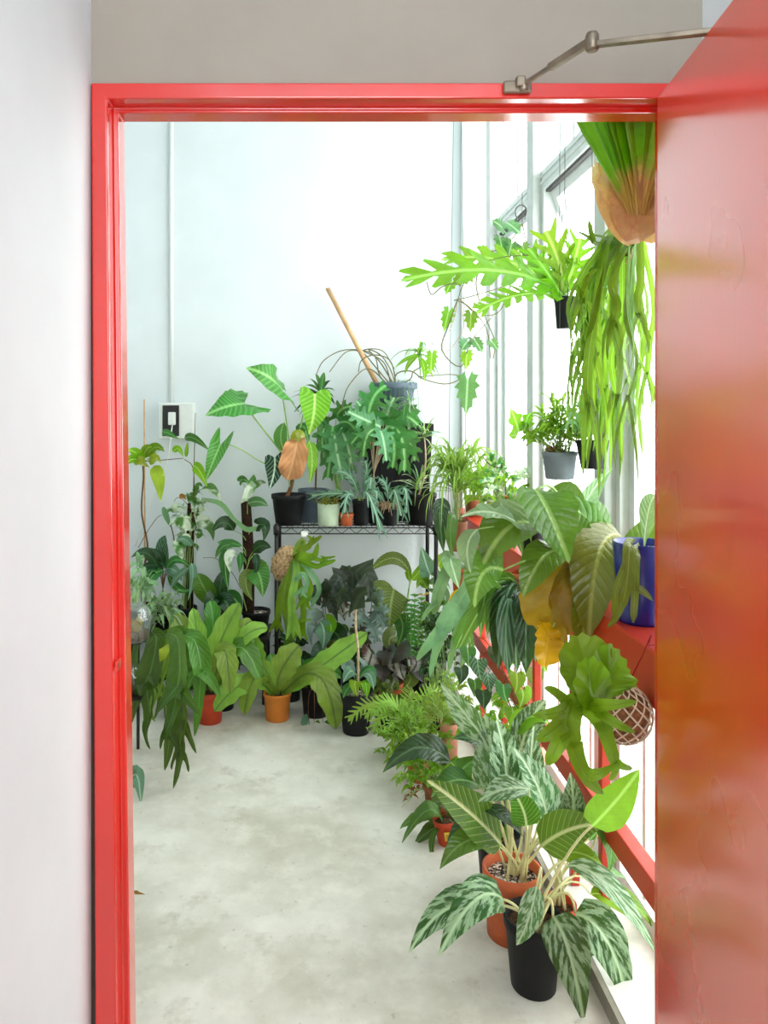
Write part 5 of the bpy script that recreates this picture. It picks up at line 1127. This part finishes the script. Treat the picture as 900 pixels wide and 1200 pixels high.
FJ = [('dkfrond', [([9, 19, 25, 22], (196, 742, -.1), (208, 748, -.24), (211, 782, -.29), (207, 813, -.3)), ([20, 16, 10, 2], (208, 804, -.3), (197, 817, -.32), (182, 837, -.31)), ([20, 18, 12, 2], (207, 806, -.3), (203, 835, -.32), (190, 867, -.31)), ([18, 14, 9, 2], (209, 804, -.3), (222, 820, -.32), (235, 838, -.31))]),
      ('dkfrond', [([10, 14, 15, 10], (206, 812, -.29), (206, 835, -.3), (200, 852, -.3), (198, 868, -.3)), ([12, 11, 7, 2], (199, 860, -.3), (197, 880, -.31), (193, 903, -.3)), ([9, 7, 4, 2], (201, 848, -.3), (191, 862, -.31), (188, 878, -.3)), ([8, 6, 4, 2], (199, 862, -.3), (206, 872, -.31), (210, 884, -.3))]),
      ('dkfrond', [([10, 14, 16, 12], (211, 812, -.28), (216, 840, -.29), (213, 860, -.3), (211, 874, -.3)), ([13, 12, 8, 2], (212, 868, -.3), (211, 893, -.31), (203, 924, -.3)), ([11, 9, 6, 2], (214, 845, -.29), (222, 862, -.3), (230, 883, -.29)), ([8, 6, 4, 2], (211, 878, -.3), (204, 890, -.31), (201, 902, -.3)), ([8, 6, 4, 2], (212, 880, -.3), (219, 892, -.3), (221, 905, -.3))]),
      ('dkfrond', [([10, 22, 29, 22], (178, 740, -.03), (184, 750, -.1), (177, 785, -.13), (168, 806, -.13)), ([18, 14, 8, 2], (169, 800, -.13), (160, 825, -.14), (153, 850, -.13)), ([18, 15, 10, 2], (170, 800, -.13), (174, 830, -.14), (170, 860, -.13)), ([8, 7, 4, 2], (172, 845, -.13), (171, 862, -.14), (176, 878, -.13)), ([14, 10, 6, 2], (176, 788, -.13), (188, 812, -.14), (180, 844, -.13))]),
      ('nestdark', [([10, 20, 24, 18], (202, 742, -.04), (226, 748, -.14), (234, 770, -.17), (236, 793, -.17)), ([16, 13, 8, 2], (236, 786, -.17), (249, 800, -.18), (258, 819, -.17)), ([14, 12, 9, 2], (235, 788, -.17), (233, 825, -.18), (228, 863, -.17)), ([12, 9, 5, 2], (234, 782, -.17), (222, 800, -.18), (216, 817, -.17))]),
      ('nest', [([7, 11, 13, 9], (194, 748, -.06), (196, 775, -.12), (188, 800, -.14), (184, 818, -.14)), ([9, 8, 5, 2], (185, 812, -.14), (178, 830, -.15), (182, 846, -.14)), ([9, 8, 5, 2], (188, 802, -.14), (196, 826, -.15), (194, 848, -.14))]),
      ('nestdark', [([8, 13, 16, 12], (190, 744, -.02), (214, 740, -.08), (222, 762, -.1), (222, 790, -.1)), ([10, 8, 5, 2], (222, 784, -.1), (230, 805, -.11), (226, 826, -.1)), ([10, 8, 5, 2], (222, 782, -.1), (214, 800, -.11), (218, 822, -.1))]),
      ('dkfrond', [([8, 12, 14, 10], (172, 738, -.02), (164, 742, -.07), (160, 770, -.09), (160, 795, -.09)), ([9, 7, 5, 2], (160, 788, -.09), (154, 806, -.1), (156, 826, -.09)), ([9, 7, 5, 2], (160, 788, -.09), (166, 806, -.1), (164, 824, -.09))])]
for m_, br in FJ: p.antler(m_, br, V((R.uniform(-.6, .4), -.85, .4)), fold=.4, wave=.2)
p.leaf('ovate', 'lemon', 12, [(194, 756, -.14), (192, 765, -.18), (187, 776, -.18)], None, face=DN)
p.spray('lance', 'palevar', 60, (168, 688, .2), (16, 30, .7), .07, .3, 12, down=.4)
p.spray('lance', 'palevar', 60, (196, 720, .1), (22, 24, .8), .075, .26, 12, down=.5, name='side_foliage')
# L8b red terracotta with strap leaves
p = at('birds_nest_fern', 'broad strap-leaved fern in the red clay pot at the left of the floor', 246, 3.70, 0, .15, .074, .056, 'redclay', 'clay')
for (pts, w, m_) in (([(250, 808, 0), (254, 765, -.05), (281, 706, -.02)], 28, 'nest'), ([(244, 808, 0), (236, 770, -.05), (226, 712, -.02)], 22, 'nest'), ([(240, 808, 0), (225, 760, -.04), (197, 713, .0)], 24, 'nest'), ([(250, 806, -.02), (262, 762, -.14), (269, 814, -.2)], 24, 'nest'), ([(252, 806, 0), (280, 752, -.06), (314, 736, -.04)], 20, 'nest'), ([(252, 808, 0), (278, 758, -.08), (306, 800, -.12)], 24, 'nestdark'), ([(254, 806, .02), (274, 752, .04), (296, 728, .08)], 22, 'nest'), ([(246, 808, .03), (250, 740, .06), (246, 704, .1)], 20, 'nestdark'), ([(242, 808, -.03), (232, 790, -.1), (238, 812, -.14)], 14, 'nestdark'), ([(250, 808, .02), (266, 770, .04), (280, 745, .06)], 22, 'nestdark')):
    p.leaf('wavy', m_, w, pts, None, face=V((R.uniform(-.3, .3), -.8, .55)), fold=.22, wave=.06, cols=3)
# L9 orange pot bird's nest fern
p = at('birds_nest_fern', "bright green strap-leaved fern in the orange pot in the middle of the floor edge", 325, 3.73, 0, .132, .068, .057, 'orange_pot', 'nursery')
for (pts, w, m_) in (([(323, 814, -.02), (330, 785, -.08), (351, 756, -.06)], 30, 'nest'), ([(330, 812, 0), (372, 784, -.1), (431, 741, -.1)], 25, 'nest'), ([(332, 812, -.02), (372, 792, -.14), (394, 855, -.2)], 30, 'nest'), ([(320, 812, -.02), (300, 794, -.14), (286, 838, -.2)], 26, 'nest'), ([(318, 812, -.02), (288, 800, -.14), (251, 834, -.18)], 24, 'nest'), ([(318, 810, .02), (304, 775, .02), (298, 744, .03)], 18, 'nest'), ([(322, 810, .02), (320, 785, .04), (317, 766, .06)], 18, 'nestdark'), ([(330, 812, .02), (352, 795, .04), (368, 775, .06)], 20, 'nestdark'), ([(332, 814, .02), (366, 780, .0), (400, 795, -.02)], 18, 'nestdark'), ([(322, 812, -.03), (314, 790, -.1), (302, 775, -.12)], 18, 'nest')):
    p.leaf('wavy', m_, w, pts, None, face=V((R.uniform(-.25, .25), -.8, .55)), fold=.24, wave=.08, cols=3)
# L10 staghorn on coir, tied to the rack's front post
p = Plant('mounted_staghorn_fern', 'staghorn fern on a tan woven coir mount tied to the front rack post', 333, 654, 3.80)
mb = MB(); q0 = p.w((334, 654, 0)); vs, fs = [], []
for i in range(13):
    for j in range(20):
        th, ph = PI * i / 12, 2 * PI * j / 20; d = V((math.sin(th) * math.cos(ph), math.sin(th) * math.sin(ph), math.cos(th)))
        vs.append(q0 + V((d.x * .062 + d.z * .02, d.y * .04, d.z * .082)) * (1 + .22 * mnoise.noise(d * 3.5)) * (1 - .25 * d.z))
for i in range(12):
    for j in range(20): fs.append((i * 20 + j, i * 20 + (j + 1) % 20, (i + 1) * 20 + (j + 1) % 20, (i + 1) * 20 + j))
mb.add(vs, fs); p.build(mb, 'coir_mount', 'coir')
mb = MB(); c = V((RX0, RY0, q0.z)); mb.tube([c + V((.0125 * math.cos(a), .0125 * math.sin(a), 0)) for a in [2 * PI * i / 12 for i in range(13)]], .0015, .0015, 5); mb.tube([q0, c], .0015, .0015, 5); p.build(mb, 'tie_wire', 'wire')
B_ = (345, 655, -.03)
for br, m_ in (([([8, 12, 10, 4], B_, (352, 645, -.08), (362, 640, -.1), (368, 628, -.1))], 'stag'), ([([10, 14, 12, 5], B_, (354, 652, -.1), (368, 652, -.12), (373, 636, -.12)), ([8, 7, 5, 2], (364, 650, -.12), (374, 656, -.12), (384, 652, -.12))], 'stag'), ([([8, 10, 9, 4], B_, (356, 658, -.09), (372, 664, -.12), (384, 656, -.12))], 'fresh'), ([([10, 13, 10, 4], B_, (350, 640, -.05), (356, 634, -.06), (352, 650, -.06))], 'nest'),
               ([([8, 11, 12, 8], B_, (338, 680, -.1), (334, 712, -.12), (344, 735, -.12)), ([8, 7, 5, 2], (336, 718, -.12), (346, 728, -.12), (356, 726, -.12))], 'stag'), ([([9, 12, 14, 9], B_, (348, 670, -.12), (342, 705, -.15), (344, 748, -.14))], 'nest'), ([([7, 9, 8, 5], B_, (362, 668, -.12), (374, 690, -.13), (364, 712, -.13)), ([6, 5, 4, 2], (374, 690, -.13), (370, 700, -.13), (362, 704, -.13))], 'stagblue'), ([([7, 9, 9, 6], B_, (356, 672, -.12), (364, 690, -.15), (356, 714, -.15))], 'stag'), ([([8, 11, 10, 6], B_, (352, 690, -.1), (356, 720, -.1), (352, 750, -.1))], 'stag'), ([([7, 12, 15, 10], (342, 670, 0), (332, 700, -.04), (340, 740, -.04), (338, 770, -.03))], 'nestdark'), ([([6, 8, 8, 4], B_, (345, 680, -.14), (354, 672, -.16), (360, 684, -.16), (352, 700, -.16))], 'stagblue'), ([([7, 10, 10, 5], (344, 664, -.02), (330, 690, -.07), (326, 720, -.07), (324, 740, -.06))], 'stag')):
    br = [([w_ * .72 for w_ in q_[0]],) + tuple(q_[1:]) for q_ in br]
    x9, y9, d9 = br[-1][-1]; x8, y8, d8 = br[-1][-2]; wl = br[-1][0][-2]
    br = br + [([wl, wl * .7, 1.5], (lerp(x8, x9, .3), lerp(y8, y9, .3), d8), (x9 + s_ * 4, lerp(y8, y9, .7), d9), (x9 + s_ * 9, lerp(y8, y9, 1.05), d9)) for s_ in (-1, 1)]
    p.antler(m_, br, V((R.uniform(-.4, .4), -.85, .3)), fold=.2)
# L11 black pot with tall pale stem
p = at('potted_begonia', 'black pot on the floor with one tall pale stem carrying dark star-shaped leaves', 417, 3.58, 0, .19, .08, .06, 'black_pot', 'plain', 'pebbles')
p.stem([None, (420, 770, 0), (417, 735, 0), (416, 705, 0), (411, 687, 0)], .0068, .005, 'tanstem', k=24)
p.leaf('star', 'slate', 44, [(412, 690, -.02), (398, 680, -.06), (389, 702, -.07)], [(412, 694, 0)], 'tanstem', .002, V((-.2, -.9, .4)), .12, .06, cols=3)
p.leaf('star', 'slate', 50, [(413, 692, -.02), (428, 672, -.06), (434, 704, -.07)], [(412, 694, 0)], 'tanstem', .002, V((.2, -.9, .4)), .12, .06, cols=3)
p.leaf('star', 'slate', 36, [(411, 688, 0), (406, 672, .0), (400, 662, .0)], [(411, 692, 0)], 'tanstem', .002, DN, .12, .06, cols=3)
for (pts, w, m_) in (([(418, 796, -.02), (412, 786, -.06), (402, 800, -.08)], 16, 'glauc'), ([(420, 796, -.02), (432, 790, -.06), (438, 808, -.08)], 14, 'glauc'), ([(420, 800, -.04), (416, 800, -.1), (418, 816, -.11)], 14, 'lime'), ([(420, 796, 0), (432, 784, .0), (440, 798, -.02)], 13, 'phil'), ([(416, 796, .02), (408, 776, .02), (404, 788, 0)], 18, 'silver'), ([(422, 800, -.03), (428, 800, -.08), (430, 818, -.09)], 12, 'fresh'), ([(416, 800, -.03), (408, 806, -.08), (402, 818, -.09)], 12, 'phil'), ([(418, 798, .02), (424, 780, .02), (416, 770, .0)], 16, 'silver')):
    p.leaf('ellip', m_, w, pts, [None], 'stalk', .002, UPF, .12)
# L12 shaded pot with trailing leaves
p = at('potted_foliage', 'dark shaded pot with trailing round leaves between the orange pot and the tall-stemmed black pot', 370, 3.78, 0, .15, .075, .06, 'black_pot')
for (pts, w, m_) in (([(362, 845, -.1), (360, 852, -.13), (358, 866, -.13)], 18, 'glauc'), ([(378, 848, -.1), (380, 856, -.13), (384, 866, -.13)], 17, 'phil'), ([(368, 848, -.1), (370, 856, -.13), (372, 864, -.13)], 14, 'quiltolive'), ([(372, 800, -.05), (364, 790, -.1), (356, 806, -.12)], 18, 'quiltolive'), ([(376, 800, -.05), (384, 790, -.1), (392, 806, -.12)], 18, 'quiltolive'), ([(370, 800, 0), (372, 780, -.03), (378, 770, -.02)], 20, 'deep'), ([(368, 800, 0), (360, 780, -.03), (352, 772, -.02)], 18, 'deep'), ([(375, 800, 0), (392, 782, -.03), (402, 772, -.02)], 20, 'deep')):
    p.leaf('heart', m_, w, pts, [None] if pts[0][1] < 820 else [None, (lerp(370, pts[0][0], .9), 812, -.09)], 'brownstem', .0018, DN, .12, .05)
GRP[0] = 'pots on the floor under the rack'
# under-rack collection
p = at('potted_begonia', 'dark wing-leaved begonia under the rack, left of the pale stem', 386, 4.0, 0, .2, .07, .055, 'black_pot')
for (pts, w, m_, sh) in (([(380, 700, 0), (388, 706, -.05), (396, 730, -.05)], 30, 'slate', 'star'), ([(378, 696, 0), (382, 684, -.03), (380, 678, -.03)], 14, 'slate', 'heart'), ([(370, 728, -.02), (360, 732, -.06), (366, 760, -.06)], 28, 'silver', 'heart'), ([(374, 728, -.02), (380, 740, -.06), (378, 762, -.06)], 20, 'glauc', 'lance'), ([(384, 728, -.02), (388, 734, -.06), (386, 748, -.06)], 18, 'fresh', 'heart'), ([(376, 700, 0), (368, 694, -.02), (366, 712, -.03)], 20, 'slate', 'heart'), ([(390, 740, 0), (398, 750, -.05), (394, 772, -.05)], 24, 'deep', 'heart'), ([(392, 700, 0), (400, 712, -.03), (404, 728, -.03)], 22, 'rex', 'heart'), ([(380, 760, -.05), (372, 768, -.1), (366, 784, -.1)], 22, 'deep', 'heart'), ([(386, 760, -.05), (392, 770, -.1), (388, 790, -.1)], 22, 'quiltolive', 'heart')):
    p.leaf(sh, m_, w, pts, [None, (384, 760, 0)], 'brownstem', .0022, DN, .12, .06)
p = at('potted_begonia', 'silvery lacy-leaved begonia in the middle under the rack', 434, 3.98, 0, .18, .07, .055, 'black_pot')
for (x, y, tx, ty, w, m_) in ((436, 705, 450, 700, 26, 'silver'), (438, 715, 452, 735, 30, 'silver'), (432, 725, 442, 752, 28, 'silver'), (428, 720, 418, 735, 24, 'silver'), (436, 700, 430, 690, 22, 'silver'), (424, 705, 412, 712, 22, 'glauc'), (440, 720, 456, 716, 24, 'silver'), (426, 730, 416, 748, 22, 'rexgrey'), (422, 712, 402, 722, 20, 'rex'), (430, 735, 428, 760, 24, 'rexgrey')):
    p.leaf('selloum', m_, w, [(x, y, -.04), ((x + tx) / 2, (y + ty) / 2 - 3, -.09), (tx, ty, -.1)], [None, (432, 750, -.02)], 'brownstem', .0018, DN, .12, .08)
p = at('potted_begonia', 'dark red and grey leaved begonia low under the rack', 458, 3.86, 0, .14, .075, .06, 'terracotta', 'clay')
for k, (x, y, w, m_) in enumerate(((436, 772, 28, 'rex'), (452, 768, 26, 'rexgrey'), (466, 764, 28, 'rexgrey'), (446, 786, 30, 'rexgrey'), (470, 784, 26, 'rex'), (484, 776, 24, 'rex'), (458, 798, 28, 'rex'), (478, 796, 26, 'quiltolive'), (436, 792, 24, 'quiltolive'), (492, 786, 22, 'rexgrey'), (448, 802, 22, 'quiltolive'), (462, 776, 24, 'rex'))):
    p.leaf('heart', m_, w, [(x, y - 6, -.05), (x + p.rnd.uniform(-4, 4), y + 2, -.1), (x + p.rnd.uniform(-8, 8), y + 14, -.1)], [None], 'brownstem', .002, V((p.rnd.uniform(-.4, .4), -.75, .6)), .12, .06)
p = at('potted_anthurium', 'quilted olive-leaved plant under the right half of the rack', 464, 4.04, 0, .25, .07, .055, 'black_pot')
for (pts, w, m_, sh) in (([(462, 690, -.05), (458, 710, -.1), (456, 738, -.1)], 36, 'quiltolive', 'ovate'), ([(452, 694, -.02), (442, 690, -.06), (440, 710, -.06)], 20, 'quiltolive', 'heart'), ([(482, 674, 0), (462, 654, -.06), (434, 669, -.08)], 15, 'quiltolive', 'ellip'), ([(482, 680, 0), (492, 668, -.04), (496, 655, -.03)], 10, 'fresh', 'ovate'), ([(480, 682, 0), (478, 668, -.04), (480, 678, -.06)], 8, 'lime', 'ovate'), ([(462, 745, -.05), (456, 752, -.1), (462, 766, -.1)], 23, 'quiltolive', 'heart'), ([(466, 720, -.05), (472, 735, -.1), (466, 755, -.1)], 20, 'phil', 'ovate')):
    p.leaf(sh, m_, w, pts, [None, (474, 720, 0)], 'stalk', .0026, DN, .15, .06, cols=3)
p = at('succulent_plant', 'bright green columns of beaded leaves under the right end of the rack', 488, 3.95, 0, .16, .06, .05, 'black_pot')
for (x, y0, y1, d) in ((477, 706, 770, 0), (486, 700, 775, -.03), (494, 704, 772, .02), (482, 712, 772, -.06), (490, 720, 778, -.08)):
    mb = MB(); n = 13
    p.stem([None, (x, y1, d), (x, y0, d)], .004, .002, 'stalk')
    for i in range(n):
        for j in range(4):
            a = i * .8 + j * PI / 2; c = p.w((x, lerp(y1, y0, i / (n - 1)), d)); t_ = c + V((math.cos(a) * .026, math.sin(a) * .026, .012))
            blade(mb, [c, (c + t_) / 2 + V((0, 0, .003)), t_], .0095, 'ellip', (0, -.2, 1), .3, 0, 4, 1, 0, p.rnd)
    p.build(mb, 'beaded_leaves', 'bead')
p = at('potted_alocasia', 'pale silver-green arrow-leaved plant at the rack right post', 510, 4.02, .0, .25, .065, .05, 'black_pot')
for (pts, w, m_, sh) in (([(504, 672, -.1), (498, 656, -.13), (494, 640, -.12)], 22, 'glauc', 'arrow'), ([(508, 676, -.1), (518, 680, -.15), (528, 692, -.15)], 18, 'glauc', 'arrow'), ([(514, 662, -.02), (520, 656, -.05), (526, 672, -.05)], 16, 'lime', 'heart'), ([(500, 690, -.08), (494, 680, -.1), (488, 690, -.1)], 12, 'fresh', 'ovate'), ([(514, 690, -.1), (522, 700, -.14), (518, 716, -.14)], 16, 'glauc', 'arrow')):
    p.leaf(sh, m_, w, pts, [None, (508, 700, -.05)], 'stalk', .0024, DN, .12, .06)
p.spray('lance', 'mustard', 20, (502, 704, -.1), (10, 10, .6), .045, .3, 6, name='fading_leaves')
GRP[0] = 'dark filler pots on the floor at the back'
# fill behind: deep green plants in shade under the rack and before the bench
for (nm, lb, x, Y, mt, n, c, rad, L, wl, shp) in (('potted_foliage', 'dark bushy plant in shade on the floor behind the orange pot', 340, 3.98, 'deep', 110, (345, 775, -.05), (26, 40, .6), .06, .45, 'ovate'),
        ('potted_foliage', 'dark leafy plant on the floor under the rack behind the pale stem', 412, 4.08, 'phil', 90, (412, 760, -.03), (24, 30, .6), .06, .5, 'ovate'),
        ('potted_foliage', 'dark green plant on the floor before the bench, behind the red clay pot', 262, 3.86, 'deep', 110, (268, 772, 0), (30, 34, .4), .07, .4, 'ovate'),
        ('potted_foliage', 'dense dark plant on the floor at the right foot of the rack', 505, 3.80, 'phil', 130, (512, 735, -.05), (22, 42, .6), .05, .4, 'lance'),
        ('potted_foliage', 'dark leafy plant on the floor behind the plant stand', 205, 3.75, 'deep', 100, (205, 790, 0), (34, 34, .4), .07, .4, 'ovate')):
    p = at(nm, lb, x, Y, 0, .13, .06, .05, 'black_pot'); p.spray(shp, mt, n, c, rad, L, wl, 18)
# loose things on the floor by the jamb
p = at('potted_foliage', 'grey-green leaf poking out past the left door jamb above the floor', 126, 3.0, 0, .12, .06, .05, 'black_pot')
p.leaf('ovate', 'glauc', 22, [(148, 926, 0), (160, 908, -.04), (165, 944, -.06)], [None, (134, 915, 0)], 'stalk', .002, DN, .15)
mb = MB(); a = W(151, 1055, yfloor(1055)); a.z = .006
blade(mb, [a + V((-.06, 0, 0)), a + V((.0, .0, .014)), a + V((.05, .004, .008))], .009, 'lance', (0, -.3, 1), .6, .2, 4, 2)
tag(mb.build('dry_leaf', 'dry', None, a), 'curled dry brown leaf lying on the concrete beside the left jamb', 'dry leaf')
